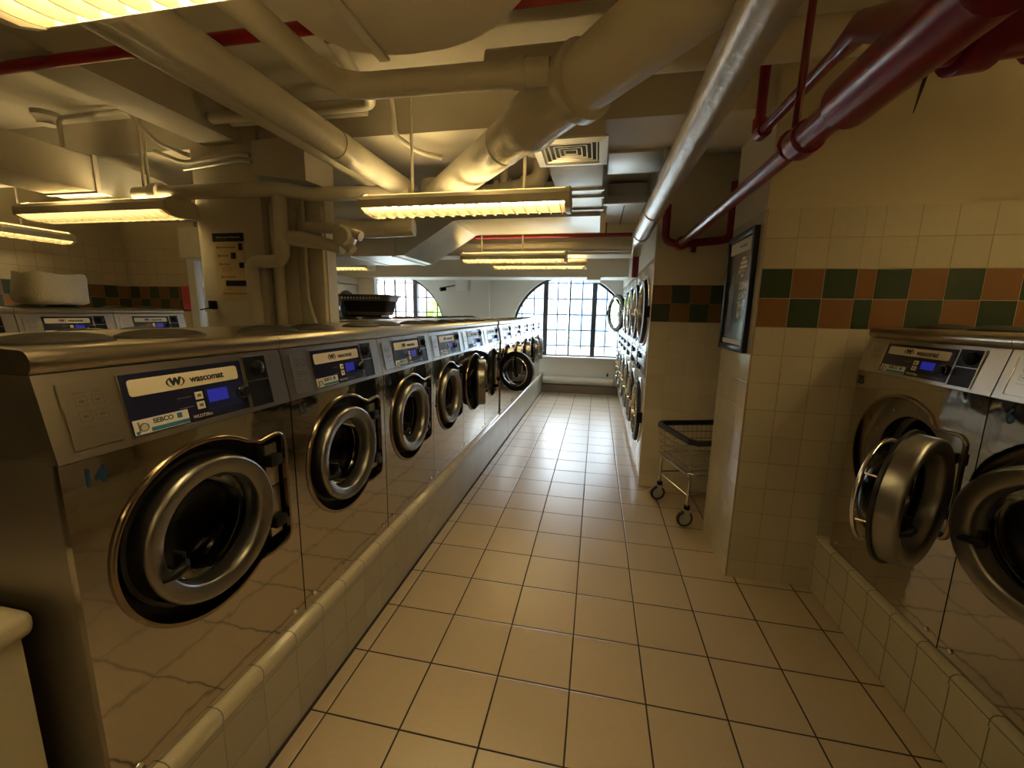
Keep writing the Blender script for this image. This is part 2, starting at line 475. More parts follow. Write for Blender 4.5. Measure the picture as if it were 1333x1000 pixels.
kerb('trim_2', M_kerb_face, M_kerb_cap, -1.022, -1.80, .585, 8.24, .375, 1)
sbox('trim_7', M_paint, -2.57, -1.80, .585, 2.46, 0, .335)
sbox('trim_8', M_paint, -2.57, -1.80, 3.03, 8.24, 0, .375)
kerb('trim_3', M_kerb_face_r, M_kerb_face_r, 1.275, 2.35, -2.19, 2.469, .325, -1)
sbox('trim_4', M_paint, -5.2, -4.22, -1.0, 3.66, 0, .44)
# dark sealant where the left kerb meets the floor
tr = struct(MB().box(-1.022, -1.012, .585, 8.05, 0, .006).build('trim_5', M_dark, smooth=0))


# ------------------------------------------------------------------ washing machine
def outline(cu, cz, Rr, off=0., tabw=.29, n=40):
    """round recess with the squared hinge tab on its right, grown by off"""
    r = Rr + off
    a0, a1 = R(57), R(308)
    pts = [(cu + r * math.cos(a0 + (a1 - a0) * i / n), cz + r * math.sin(a0 + (a1 - a0) * i / n)) for i in range(n + 1)]
    def arc(cx, cy, rr, s0, s1, k=6): return [(cx + rr * math.cos(R(s0 + (s1 - s0) * i / k)), cz + cy + rr * math.sin(R(s0 + (s1 - s0) * i / k))) for i in range(k + 1)]
    rr = .035 + off
    pts += [(cu + .205, cz - .205 - off * .6)]
    pts += arc(cu + tabw - .035, -.165, rr, -90 + 25, 0)
    pts += arc(cu + tabw - .035, .16, rr, 0, 90)
    pts += [(cu + .19, cz + .188 + off * .7)]
    return pts


def make_washer(W=.655, HF=.84, HT=1.075, D=.70, k=1.0, number=None):
    """local frame: front at x=0 facing +x, width along +y, height z"""
    root = empty('washing_machine')
    CU, CZ, RR = .315 * k, .547 * k, .248 * k
    tab = .29 * k
    g = .0025
    # cabinet: sides, back, bottom, behind the front skin
    mb = MB()
    mb.box(-D, -D + .02, g, W - g, 0, HF); mb.box(-D, -.012, g, .02, 0, HF + .01); mb.box(-D, -.012, W - .02, W - g, 0, HF + .01); mb.box(-D, -.012, .02, W - .02, 0, .02)
    mb.build('cabinet', M_side, root, smooth=0)
    # front panel with the shaped opening
    mb = MB(); bm = mb.bm
    out = [(g, .004), (g, HF - .002), (W - g, HF - .002), (W - g, .004)]; inn = outline(CU, CZ, RR, 0, tab)
    es = []
    for lp in (out, inn):
        v = [bm.verts.new((0, a, b)) for a, b in lp]; es += [bm.edges.new((v[i], v[(i + 1) % len(v)])) for i in range(len(v))]
    bmesh.ops.triangle_fill(bm, edges=es, use_beauty=True)
    for lp, d in ((out, -.018), (inn, -.055)):
        for i in range(len(lp)):
            a, b = lp[i], lp[(i + 1) % len(lp)]; mb.poly([(0, *a), (0, *b), (d, *b), (d, *a)])
    mb.build('front_panel', M_steel, root, smooth=30)
    # polished lip round the opening
    mb = MB(); lip = outline(CU, CZ, RR, .004, tab); n = len(lip); rings = []
    for i, (a, b) in enumerate(lip):
        pa, pb = lip[i - 1], lip[(i + 1) % n]; d = Vector((pb[0] - pa[0], pb[1] - pa[1])); d.normalize(); nx, nz = d.y, -d.x
        rings.append([(x, a + nx * q, b + nz * q) for x, q in ((0, .006), (.006, .005), (.009, 0), (.007, -.006), (-.03, -.009), (-.03, .002))])
    rings.append(rings[0]); mb.loft(rings, cap=False); mb.build('door_lip', M_lip, root, smooth=50)
    # recessed back plate with the round drum mouth
    mb = MB(); bm = mb.bm; es = []
    ci = [(CU + .172 * k * math.cos(2 * PI * i / 40), CZ + .172 * k * math.sin(2 * PI * i / 40)) for i in range(40)]
    for lp in (inn, ci):
        v = [bm.verts.new((-.05, a, b)) for a, b in lp]; es += [bm.edges.new((v[i], v[(i + 1) % len(v)])) for i in range(len(v))]
    bmesh.ops.triangle_fill(bm, edges=es, use_beauty=True)
    mb.mi = 1
    for q in range(10):
        a = 2 * PI * (q + .4) / 10; mb.lathe([(.0001, -.043), (.006, -.044), (.007, -.05)], (0, CU + .208 * k * math.cos(a), CZ + .208 * k * math.sin(a)), 0, 10)
    mb.build('back_plate', [M_plate if k > 1.01 else M_black, M_chrome], root, smooth=30)
    mb = MB(); kk = k
    mb.lathe([(.172 * kk, -.05), (.168 * kk, -.075), (.185 * kk, -.09), (.19 * kk, -.11), (.172 * kk, -.125), (.172 * kk, -.14), (.235 * kk, -.16), (.235 * kk, -.50), (.0001, -.52)], (0, CU, CZ), 0, 40)
    mb.build('drum', M_drum, root, smooth=40)
    # console, leaning back slightly
    LEAN = .032; Z0 = HF; Z1 = HT - .052

    def cx(v): return -LEAN * v / (Z1 - Z0)
    mb = MB(); mb.hexa([(.003, g, Z0), (.003, W - g, Z0), (-D + .05, W - g, Z0), (-D + .05, g, Z0), (-LEAN, g, Z1), (-LEAN, W - g, Z1), (-D + .05, W - g, Z1), (-D + .05, g, Z1)])
    mb.build('console', M_satin, root, smooth=0)
    # lid with rounded front edge
    prof = [(-LEAN - .004, Z1 + .002)]
    for i in range(7):
        a = R(-60 + 150 * i / 6); prof.append((-LEAN - .002 + .024 * math.cos(a) - .012, Z1 + .024 + .026 * math.sin(a)))
    prof += [(-.10, HT), (-D, HT), (-D, Z1 + .002)]
    mb = MB(); mb.prism(prof, 1, g * .5, W - g * .5)
    vs2 = [v for v in mb.bm.verts]
    for v in vs2: v.co = Vector((v.co.x, v.co.y, v.co.z))
    mb.build('lid', M_lid, root, smooth=50)
    for c_ in (.15, .40):
        mb = MB(); mb.lathe([(.115, 0), (.112, .007), (.09, .016), (.05, .0225), (.0001, .0245)], (0, 0, 0), 2, 32)
        for v in mb.bm.verts: v.co.x *= .8
        mb.build('hopper_cover', M_hop, root, smooth=40, loc=(-.20 * k, c_ * k, HT - .001))
    CH = Z1 - Z0; sv = CH / .193

    def slab(mb, u0, u1, v0, v1, h0, h1):
        P = lambda u, v, h: (cx(v * sv) + h, u * k, Z0 + v * sv)
        mb.hexa([P(u0, v0, h0), P(u1, v0, h0), P(u1, v1, h0), P(u0, v1, h0), P(u0, v0, h1), P(u1, v0, h1), P(u1, v1, h1), P(u0, v1, h1)])
    FR = frame((0, 1, 0), (cx(1) - cx(0), 0, 1))
    def pos(u, v, h): return (cx(v * sv) + h, u * k, Z0 + v * sv)
    # instruction plate
    mb = MB(); slab(mb, .034, .128, .022, .168, .0, .004); ip = mb.build('instruction_plate', M_satin, root, smooth=0)
    mb = MB(); slab(mb, .0325, .0345, .020, .168, .0, .0055); slab(mb, .0325, .125, .020, .0225, .0, .0055); mb.build('plate_edge', M_chrome, ip, smooth=0)
    mb = MB()
    for r_, c_ in ((0, 0), (0, 1), (1, 0), (1, 1)):
        u_, v_ = .058 + c_ * .030, .115 - r_ * .034
        slab(mb, u_, u_ + .022, v_, v_ + .001, .004, .0045); slab(mb, u_, u_ + .022, v_ + .021, v_ + .022, .004, .0045)
        slab(mb, u_, u_ + .001, v_, v_ + .022, .004, .0045); slab(mb, u_ + .021, u_ + .022, v_, v_ + .022, .004, .0045)
        slab(mb, u_ + .006, u_ + .016, v_ + .008, v_ + .013, .004, .0045)
    for v_ in (.146, .143, .068, .065): slab(mb, .056, .078, v_, v_ + .001, .004, .0045); slab(mb, .088, .110, v_, v_ + .001, .004, .0045)
    mb.build('engraved_diagram', M_engr, ip, smooth=0)
    # navy control panel
    mb = MB(); slab(mb, .145, .480, .018, .172, 0, .005); cp = mb.build('control_panel', M_navy, root, smooth=0)
    mb = MB(); slab(mb, .142, .145, .016, .174, 0, .0065); slab(mb, .142, .33, .015, .018, 0, .0065); mb.build('panel_trim', M_chrome, cp, smooth=0)
    mb = MB(); pts = []
    u0, u1, v0, v1, rc = .160, .462, .116, .158, .008
    for (cc, dd, s0) in ((u1 - rc, v1 - rc, 0), (u0 + rc, v1 - rc, 90), (u0 + rc, v0 + rc, 180), (u1 - rc, v0 + rc, 270)):
        for i in range(5): a = R(s0 + 90 * i / 4); pts.append((cc + rc * math.cos(a), dd + rc * math.sin(a)))
    A = [mb.bm.verts.new(pos(u, v, .005)) for u, v in pts]; B = [mb.bm.verts.new(pos(u, v, .0065)) for u, v in pts]
    mb.face(A[::-1]); mb.face(B)
    for i in range(len(pts)): mb.face([A[i], A[(i + 1) % len(pts)], B[(i + 1) % len(pts)], B[i]])
    mb.build('brand_plate', M_brand, cp, smooth=0)
    text('wascomat', .025 * k, M_ink, cp, 'brand_lettering', pos(.362, .137, .0068), FR, bold=.0006)
    text('W', .025 * k, M_ink, cp, 'brand_emblem', pos(.272, .137, .0068), FR, bold=.0018, sx_=1.1)
    mb = MB()
    for s_ in (-1, 1):
        rg = []
        for i in range(9):
            a = R(-62 + 124 * i / 8); wdt = .0036 * math.cos(R(-62 + 124 * i / 8)) + .0006
            for q in (0, 1): pass
            rg.append((a, wdt))
        for (a, wa), (b, wb) in zip(rg, rg[1:]):
            def pp(t, w_, h): return pos(.272 + s_ * (.0225 + w_) * math.cos(t), .137 + (.0145 + w_ * .3) * math.sin(t), h)
            mb.hexa([pp(a, -wa / 2, .0066), pp(b, -wb / 2, .0066), pp(b, wb / 2, .0066), pp(a, wa / 2, .0066), pp(a, -wa / 2, .0074), pp(b, -wb / 2, .0074), pp(b, wb / 2, .0074), pp(a, wa / 2, .0074)])
    mb.build('emblem_bracket', M_ink, cp, smooth=0)
    mb = MB(); slab(mb, .345, .470, .038, .105, .005, .0056); mb.build('display_window', M_dispb, cp, smooth=0)
    mb = MB(); slab(mb, .352, .415, .062, .099, .0056, .0062); mb.build('display', M_disp, cp, smooth=0)
    for v_ in (.088, .060):
        mb = MB(); slab(mb, .315, .336, v_ - .010, v_ + .011, .005, .0075); mb.build('push_button', M_btn, cp, smooth=0)
        mb = MB(); slab(mb, .320, .331, v_ - .003, v_ + .005, .0075, .0079); slab(mb, .266, .305, v_ + .001, v_ + .003, .005, .0053); mb.build('button_mark', M_engr, cp, smooth=0)
    mb = MB(); mb.lathe([(.019, 0), (.019, .006), (.0165, .016), (.0150, .021), (.0001, .022)], pos(.462, .075, .005), 0, 24); mb.build('knob', M_black, cp, smooth=40)
    mb = MB(); mb.lathe([(.0175, .012), (.0192, .012), (.0192, .008), (.0185, .008)], pos(.462, .075, .005), 0, 24); mb.build('knob_ring', M_chrome, cp, smooth=40)
    mb = MB(); slab(mb, .150, .285, .021, .058, .005, .0058); st = mb.build('service_sticker', M_stick, cp, smooth=0)
    mb = MB(); slab(mb, .188, .285, .023, .033, .0058, .0062); slab(mb, .255, .268, .040, .054, .0058, .0062); slab(mb, .153, .160, .022, .030, .0058, .0062); mb.build('sticker_stripe', M_stickblue, cp, smooth=0)
    mb = MB(); mb.lathe([(.0085, .0058), (.0105, .0058), (.0105, .0085), (.0085, .0085)], pos(.172, .038, 0), 0, 20, closed=True); slab(mb, .160, .163, .026, .053, .0058, .0062); mb.build('sticker_picture', M_engr, cp, smooth=0)
    text('SEBCO', .0165 * k, M_darkink, cp, 'sticker_lettering', pos(.220, .047, .0063), FR, depth=.0003, bold=.0004)
    text('WLD720cc', .0125 * k, M_postert, cp, 'model_lettering', pos(.325, .031, .0056), FR, depth=.0003)
    # black tray with two compartments
    mb = MB(); slab(mb, .492, .578, .014, .178, -.002, .003); tr_ = mb.build('dispenser', M_black, root, smooth=0)
    mb = MB()
    for a in ((.489, .492, .011, .181), (.578, .581, .011, .181), (.489, .581, .178, .181), (.489, .581, .011, .014), (.492, .578, .098, .101)): slab(mb, *a, 0, .006)
    mb.build('dispenser_frame', M_satin, tr_, smooth=0)
    mb = MB(); mb.lathe([(.024, 0), (.022, .010), (.012, .016), (.0001, .018)], pos(.542, .140, .003), 0, 20); mb.build('coin_return', M_black, tr_, smooth=40)
    # screws at the foot of the front
    for y_ in (.055, W - .055):
        MB().lathe([(.009, 0), (.008, .004), (.0001, .0055)], (0, 0, 0), 0, 12).build('screw', M_chrome, root, loc=(.0005, y_, .045))
    # hinge cover inside the tab
    mb = MB(); mb.box(-.048, -.012, CU + .222 * k, CU + tab - .014, CZ - .165 * k, CZ + .01, .004); mb.box(-.048, -.012, CU + .222 * k, CU + tab - .014, CZ + .015, CZ + .165 * k, .004)
    mb.build('hinge_cover', M_satin, root, smooth=30)
    # door, hinged at (0, CU+.245k, CZ)
    HY = .255 * k
    mb = MB(); q = k
    mb.lathe([(.147 * q, -.016), (.1515 * q, .018), (.1545 * q, .023), (.159 * q, .0255), (.190 * q, .0335), (.194 * q, .0325), (.199 * q, .028), (.2015 * q, .020), (.203 * q, -.028), (.192 * q, -.032), (.150 * q, -.03)], (0, -HY, 0), 0, 72, closed=True)
    door = mb.build('door', M_ring, root, smooth=35, loc=(0, CU + HY, CZ))
    mb = MB(); mb.lathe([(.214 * q, -.030), (.214 * q, -.040), (.190 * q, -.046), (.152 * q, -.046), (.148 * q, -.030), (.19 * q, -.026)], (0, -HY, 0), 0, 48, closed=True)
    mb.build('gasket', M_rubber, door, smooth=35)
    mb = MB(); mb.lathe([(.150 * q, -.046), (.158 * q, -.05), (.160 * q, -.056), (.152 * q, -.060), (.146 * q, -.054)], (0, -HY, 0), 0, 48, closed=True); mb.build('chrome_ring', M_chrome, door, smooth=50)
    mb = MB(); mb.lathe([(.151 * q, .004), (.150 * q, -.03), (.143 * q, -.075), (.125 * q, -.105), (.08 * q, -.122), (.0001, -.128)], (0, -HY, 0), 0, 48)
    mb.build('door_glass', M_doorglass, door, smooth=40)
    if k > 1.01:
        mb = MB(); mb.tube([(-.098, -HY + .166 * q * math.cos(2 * PI * i / 48), .166 * q * math.sin(2 * PI * i / 48)) for i in range(49)], .008, 10)
        for a in (2.6, 3.5, 5.2, .4): mb.cyl((-.098, -HY + .166 * q * math.cos(a), .166 * q * math.sin(a)), (-.04, -HY + .160 * q * math.cos(a), .160 * q * math.sin(a)), .004, 8)
        mb.build('inner_hoop', M_chrome, door, smooth=60)
    # pull handle on the free side
    mb = MB(); hy = -HY - .140 * q; hz = -.045 * q
    mb.tube([(.026, hy - .026 * q, hz - .012), (.044, hy - .012 * q, hz - .006), (.046, hy + .014 * q, hz + .002), (.028, hy + .030 * q, hz + .004)], [.009, .011, .012, .010], 12, caps=True)
    mb.box(.004, .040, hy + .016 * q, hy + .028 * q, hz - .018, hz + .038, .005)
    mb.build('handle', M_black, door, smooth=40)
    # hinge knuckles
    for s_ in (-1, 1): MB().box(-.02, .014, -.035 * q, .012 * q, s_ * .11 - .020, s_ * .11 + .020, .004).build('hinge', M_black, door, smooth=30)
    return root


FN = frame((0, 1, 0), (0, 0, 1))


def put_number(root, s, m, W=.655, HF=.84, k=1.0, y=.060, size=.055):
    text(s, size * k, m, root, 'number_marking', (.0012, y * k, HF - .045 * k), FN, depth=.0004, bold=.0012, sx_=.85)


def door_angle(root, deg):
    for c in root.children:
        if c.name.split('.')[0] == 'door': c.rotation_euler = (0, 0, R(deg))


WASH_GROUP = 'washing machines in the left aisle row'
proto = make_washer()
W0, Y0 = .655, .592
nums = {0: ('14', M_blueink), 1: ('15', M_darkink), 2: ('16', M_darkink)}
angles = {3: 0, 4: 15, 5: 68, 6: 10, 7: 8, 8: 10, 9: 14, 10: 12}
ordn = ['nearest', 'second', 'third', 'fourth', 'fifth', 'sixth', 'seventh', 'eighth', 'ninth', 'tenth', 'eleventh']
desc = {0: 'nearest stainless front-loading washer, marked 14 in blue, at the left aisle',
        1: 'stainless front-loading washer marked 15, second along the left aisle row',
        2: 'stainless front-loading washer marked 16, third along the left aisle row',
        3: 'fourth washer along the left aisle, door closed to, just before the open doors',
        4: 'fifth washer along the left aisle, its door standing slightly open edge-on',
        5: 'sixth washer along the left aisle, black-gasketed door swung wide open into the aisle',
        6: 'seventh washer along the left aisle, partly behind the wide open door',
        7: 'eighth washer along the left aisle row, beyond the wide open door',
        8: 'ninth washer along the left aisle row, third from its window end',
        9: 'tenth washer along the left aisle row, next to last before the window',
        10: 'last washer of the left aisle row, nearest the arched window'}
washers = []
for i in range(11):
    o = proto if i == 10 else copy_tree(proto)
    washers.append(o)
for i, o in enumerate(washers):
    o.location = (-1.05 + (.012 if i >= 6 else 0), Y0 + W0 * i, .375)
    tag(o, desc[i], 'washing machine', WASH_GROUP)
    door_angle(o, angles.get(i, 0))
    if i in nums: put_number(o, nums[i][0], nums[i][1])
# second row, back to back with the first
rows2 = [(.592 + W0, 'near'), (.592 + 2 * W0, 'near')] + [(3.10 + W0 * (j + 1), 'far') for j in range(7)]
r2l = ['washer behind number 14, facing away, only its lid showing', 'washer behind number 15, facing away, just before the cream column'] + \
      [f'{ordn[j] if j else "first"} washer beyond the cream column facing away, lid showing behind the aisle row' for j in range(7)]
for (yy, _), lb in zip(rows2, r2l):
    o = copy_tree(washers[3]); o.location = (-2.53, yy, .375 if yy > 2.4 else .335); o.rotation_euler = (0, 0, PI); door_angle(o, 0)
    tag(o, lb, 'washing machine', 'washing machines facing away behind the aisle row')
# row along the left wall
ll = ['washer by the left wall farthest from the camera, beside the white post', 'washer by the left wall with the cream laundry sack on its lid',
      'washer by the left wall at the left edge of the photo', 'washer by the left wall, hidden beyond the photo edge']
for j in range(3):
    o = copy_tree(washers[3]); o.location = (-4.25, 2.985 - W0 * j, .44); door_angle(o, 0); tag(o, ll[j], 'washing machine', 'washing machines along the left wall')
# right hand machines, a larger size
KR = 1.115; WR_ = .73; HFR = .965
big = make_washer(W=WR_, HF=HFR, HT=1.175, D=.85, k=KR)
bigs = [big, copy_tree(big), copy_tree(big)]
bl_ = ['large stainless washer marked 25 with its door ajar, against the tiled wall', 'large stainless washer marked 6 with open door at the right edge', 'large stainless washer nearest the camera on the right side']
for i, o in enumerate(bigs):
    o.location = (1.30, 2.372 - WR_ * i, .325); o.rotation_euler = (0, 0, PI); tag(o, bl_[i], 'washing machine', 'large washing machines along the right side')
    door_angle(o, (130, 16, 0)[i])
put_number(bigs[0], '25', M_darkink, HF=HFR, k=KR, y=.035, size=.05); put_number(bigs[1], '6', M_blueink, HF=HFR, k=KR, y=.07, size=.062)


# ------------------------------------------------------------------ stacked dryers
def make_dryer(W=.742):
    root = empty('stacked_dryer'); g = .003
    MB().box(-.62, 0, g, W - g, .09, 1.99, .006).build('cabinet', M_dryer, root)
    MB().box(-.60, -.03, g, W - g, 0, .09).build('kick_plate', M_satin, root, smooth=0)
    for zc, nm in ((.615, 'lower'), (1.57, 'upper')):
        mb = MB(); mb.lathe([(.322, 0), (.322, .010), (.314, .016), (.304, .016), (.304, 0)], (0, 0, 0), 0, 56, closed=True)
        mb.build('door_surround', M_chrome, root, smooth=40, loc=(.001, W / 2, zc))
        mb = MB(); mb.lathe([(.0001, -.0), (.295, -.0), (.295, .004), (.0001, .004)], (0, 0, 0), 0, 48); mb.build('drum_mouth', M_dark, root, smooth=40, loc=(0, W / 2, zc))
        mb = MB(); mb.lathe([(.235, .010), (.240, .042), (.262, .050), (.290, .044), (.302, .02), (.300, .006)], (0, -.30, 0), 0, 56, closed=True)
        d = mb.build('door', M_rubber, root, smooth=35, loc=(0, W / 2 + .30, zc))
        MB().lathe([(.228, .020), (.231, .05), (.244, .054), (.246, .046), (.236, .02)], (0, -.30, 0), 0, 48, closed=True).build('chrome_ring', M_chrome, d, smooth=50)
        MB().lathe([(.236, .026), (.15, .028), (.0001, .029)], (0, -.30, 0), 0, 48).build('door_glass', M_dryglass, d, smooth=40)
        mb = MB(); mb.box(.03, .075, -.61, -.585, -.04, .04, .006); mb.build('handle', M_chrome, d)
        mb = MB(); mb.box(-.001, .05, -.01, .03, -.05, .05, .004); mb.build('hinge', M_black, d)
    MB().box(-.02, .010, .05, W - .05, .985, 1.205, .004).build('console', M_satin, root)
    for z_ in (1.04, 1.15):
        MB().box(.010, .03, .10, .19, z_ - .03, z_ + .03, .004).build('coin_slot', M_black, root)
        mb = MB(); mb.lathe([(.025, .01), (.022, .03), (.0001, .032)], (0, .33, z_), 0, 20); mb.build('knob', M_black, root, smooth=40)
        MB().box(.010, .013, .42, .64, z_ - .035, z_ + .035).build('control_panel', M_navy, root, smooth=0)
    return root


dproto = make_dryer()
dl = ['white stacked dryer nearest the tiled alcove wall', 'second white stacked dryer from the alcove wall', 'third white stacked dryer from the alcove wall',
      'fourth white stacked dryer from the alcove wall', 'white stacked dryer with its upper porthole door swung open', 'white stacked dryer nearest the arched window']
for i in range(6):
    o = dproto if i == 0 else copy_tree(dproto)
    o.location = (.448, 3.785 + .742 * (i + 1), 0); o.rotation_euler = (0, 0, PI); tag(o, dl[i], 'dryer', 'stacked dryers on the right of the aisle')
    if i == 4:
        for c in o.children:
            if c.name.split('.')[0] == 'door' and c.location.z > 1: c.rotation_euler = (0, 0, R(24))
# another dryer with round door at the far left
o = copy_tree(dproto); o.location = (-4.35, 6.31, 0); o.rotation_euler = (0, 0, 0)
tag(o, 'white dryer with a round porthole door, seen past the cream column', 'dryer')
for c in o.children:
    if c.name.split('.')[0] == 'door' and c.location.z > 1: c.rotation_euler = (0, 0, 0)
sbox('wall_dryer_left', M_whitew, -5.2, -4.02, 7.08, 7.18, 0, 2.12)
sbox('wall_dryer_left_header', M_whitew, -5.0, -4.35, 5.4, 7.08, 2.0, 2.12)

# ------------------------------------------------------------------ light fixtures
TUBE_N = [0]


def make_fixture(L=1.22):
    """runs along local x, centred, z=0 at louver bottom"""
    root = empty('ceiling_light')
    MB().box(-L / 2, L / 2, -.05, .05, .085, .125, .006).build('housing', M_fix, root)
    for s_ in (-1, 1):
        mb = MB(); y = s_ * .125
        mb.prism([(y, .030), (y + s_ * .004, .03), (y + s_ * .004, .075), (y - s_ * .030, .105), (y - s_ * .030, .101), (y, .073)], 0, -L / 2, L / 2)
        mb.build('side_rail', M_fix, root, smooth=0)
        mb = MB(); x = s_ * L / 2
        mb.prism([(-.129, .028), (-.129, .078), (-.095, .108), (-.05, .127), (.05, .127), (.095, .108), (.129, .078), (.129, .028), (.08, .006), (0, 0.0), (-.08, .006)], 0, x - s_ * .006, x + s_ * .02)
        mb.build('end_cap', M_fix, root, smooth=0)
        mb = MB(); mb.cyl((-L / 2 + .02, s_ * .065, .078), (L / 2 - .02, s_ * .065, .078), .013, 12); mb.build('fluorescent_tube', M_tube, root)
    mb = MB(); n = 18
    for i in range(n):
        x = -L / 2 + L * (i + .5) / n
        pts = []
        for j in range(13):
            t = -1 + 2 * j / 12; pts.append((t * .123, .030 - .028 * math.sqrt(max(0, 1 - t * t))))
        pts += [(.123, .052), (0, .040), (-.123, .052)]
        # each fin leans a little
        A = [mb.bm.verts.new((x - .0015 - .10 * (b - .03), a, b)) for a, b in pts]; B = [mb.bm.verts.new((x + .0015 - .10 * (b - .03), a, b)) for a, b in pts]
        mb.face(A); mb.face(B[::-1])
        for q in range(len(pts)): mb.face([A[q], B[q], B[(q + 1) % len(pts)], A[(q + 1) % len(pts)]])
    mb.box(-L / 2, L / 2, -.0015, .0015, .004, .045)
    mb.build('louver', M_louv, root, smooth=0)
    return root


fx = make_fixture()
fixtures = [
    (-.655, .70, 2.125, 0, 'louvered fluorescent light closest to the camera at the top left', 2.43, (-.30, .34)),
    (-.81, 2.50, 2.110, 0, 'louvered fluorescent light hanging in front of the big crossing pipes', 2.8, (-.33, .36)),
    (-3.31, 2.36, 2.110, 0, 'louvered fluorescent light just left of the cream column', 2.8, (.34, .38)),
    (-5.35, 2.78, 2.140, PI / 2, 'louvered fluorescent light by the left wall above the washers', 2.8, (-.3, .3)),
    (-1.01, 5.02, 2.125, 0, 'nearer of the two louvered lights before the right arched window', 2.8, (-.4, .1)),
    (-.80, 5.72, 2.125, 0, 'farther of the two louvered lights before the right arched window', 2.29, (-.4, .4)),
    (-3.95, 5.80, 2.125, 0, 'louvered light seen just right of the column below the dark duct', 2.29, (-.4, .4)),
]
for i, (x, y, z, rz, lb, zt, rods) in enumerate(fixtures):
    o = fx if i == 0 else copy_tree(fx)
    o.location = (x, y, z); o.rotation_euler = (0, 0, rz); tag(o, lb, 'ceiling light', 'louvered fluorescent ceiling lights')
for (x, y, z, rz, lb, zt, rods), o in zip(fixtures, [q for q in COL.objects if q.name.split('.')[0] == 'ceiling_light']):
    pass
for x, y, z, rz, lb in ((1.98, 1.45, 2.42, PI / 2, 'louvered light out of frame over the large right washers'), (-.3, -1.1, 2.125, 0, 'unseen louvered light added behind the camera for brightness')):  # the light behind the camera is added to brighten the near room
    o = copy_tree(fx); o.location = (x, y, z); o.rotation_euler = (0, 0, rz); tag(o, lb, 'ceiling light', 'louvered fluorescent ceiling lights')
    fixtures.append((x, y, z, rz, lb, 2.8 if x > 0 else 2.43, (-.4, .4) if x > 0 else (-.5, -.1)))
lights = [q for q in COL.objects if q.name.split('.')[0] == 'ceiling_light']
for q in lights:
    f = min(fixtures, key=lambda a: (a[0] - q.location.x) ** 2 + (a[1] - q.location.y) ** 2)
    for rx in f[6]:
        MB().cyl((rx, 0, .12), (rx, 0, f[5] - f[2]), .009, 10).build('suspension_rod', M_paint, q)


# ------------------------------------------------------------------ pipes and ducts
def pipe(name, label, m, pts, r, bend=.0, cat='pipe', n=24, extra=None, group=None):
    mb = MB(); mb.tube(pts, r, n, bend)
    o = mb.build(name, m, smooth=45)
    if extra:
        for nm, p, q, rr in extra:
            MB().cyl(p, q, rr, n).build(nm, m, o, smooth=45)
    return tag(o, label, cat, group)


def along(p, q, t): return tuple(Vector(p) + (Vector(q) - Vector(p)) * t)


# big diagonal pipe
A_, B_ = Vector((-1.17, 3.02, 2.37)), Vector((.62, .88, 2.42))
def dg(t): return A_ + (B_ - A_) * t
mb = MB(); mb.tube([dg(0), dg(.42), dg(.44), dg(.46), dg(.475), dg(.50), dg(1)], [.102, .102, .112, .124, .124, .114, .114], 32)
o = tag(mb.build('diagonal_pipe', M_pipe, smooth=45), 'thick cream painted pipe slanting down from the top to behind the long light', 'pipe')
MB().tube([dg(.585), dg(.587), dg(.605), dg(.607)], [.115, .138, .138, .115], 32).build('flange', M_pipe, o, smooth=45)
MB().tube([dg(.36), dg(.362), dg(.37), dg(.372)], [.10, .104, .104, .10], 32).build('seam_band', M_pipe, o, smooth=45)
mb = MB(); e = dg(0); mb.tube([e, e + Vector((-.06, .08, .0)), e + Vector((-.08, .13, .06)), e + Vector((-.08, .14, .12))], [.102, .112, .112, .11], 24, bend=.06); mb.build('end_elbow', M_pipe, o, smooth=45)
pipe('long_pipe', 'upper of two parallel cream pipes running from the top left towards the long light', M_pipe, [(-1.40, -1.6, 2.40), (-1.40, 3.02, 2.40)], .072,
     extra=[('coupling', (-1.40, 1.0, 2.40), (-1.40, 1.07, 2.40), .078), ('coupling', (-1.40, 2.12, 2.40), (-1.40, 2.30, 2.40), .076)])
pipe('long_pipe', 'lower of two parallel cream pipes running from the top left, left of its twin', M_pipe, [(-1.545, -1.6, 2.42), (-1.535, 2.92, 2.41)], .056)
pipe('elbow_pipe', 'cream pipe coming from the top then bending right to join the thick diagonal pipe', M_pipe, [(-1.09, -1.2, 2.43), (-1.09, 1.69, 2.43), (-.22, 1.71, 2.43)], .047, bend=.17,
     extra=[('coupling', (-.36, 1.705, 2.43), (-.31, 1.706, 2.43), .053)])
pipe('cross_pipe', 'cream pipe crossing behind the flange of the thick diagonal pipe and the silver pipe', M_pipe, [(-.55, 2.05, 2.64), (1.9, 2.07, 2.64)], .073)
pipe('thin_pipe', 'slender cream pipe with a bend tucked above the two parallel pipes', M_pipe, [(-2.25, 2.22, 2.62), (-1.22, 2.22, 2.62), (-1.22, 1.85, 2.72)], .030, bend=.07, n=16)
pipe('thin_pipe', 'slender straight cream pipe just behind the bent one near the ceiling', M_pipe, [(-2.25, 2.36, 2.66), (-1.35, 2.36, 2.66)], .028, n=16)
pipe('conduit', 'thin conduit dropping from the cross pipe and slanting towards the diagonal pipe', M_paint, [(-1.22, 2.4, 2.79), (-1.22, 2.45, 2.55), (-1.12, 2.58, 2.50), (-1.03, 2.70, 2.51)], .016, bend=.05, n=12)
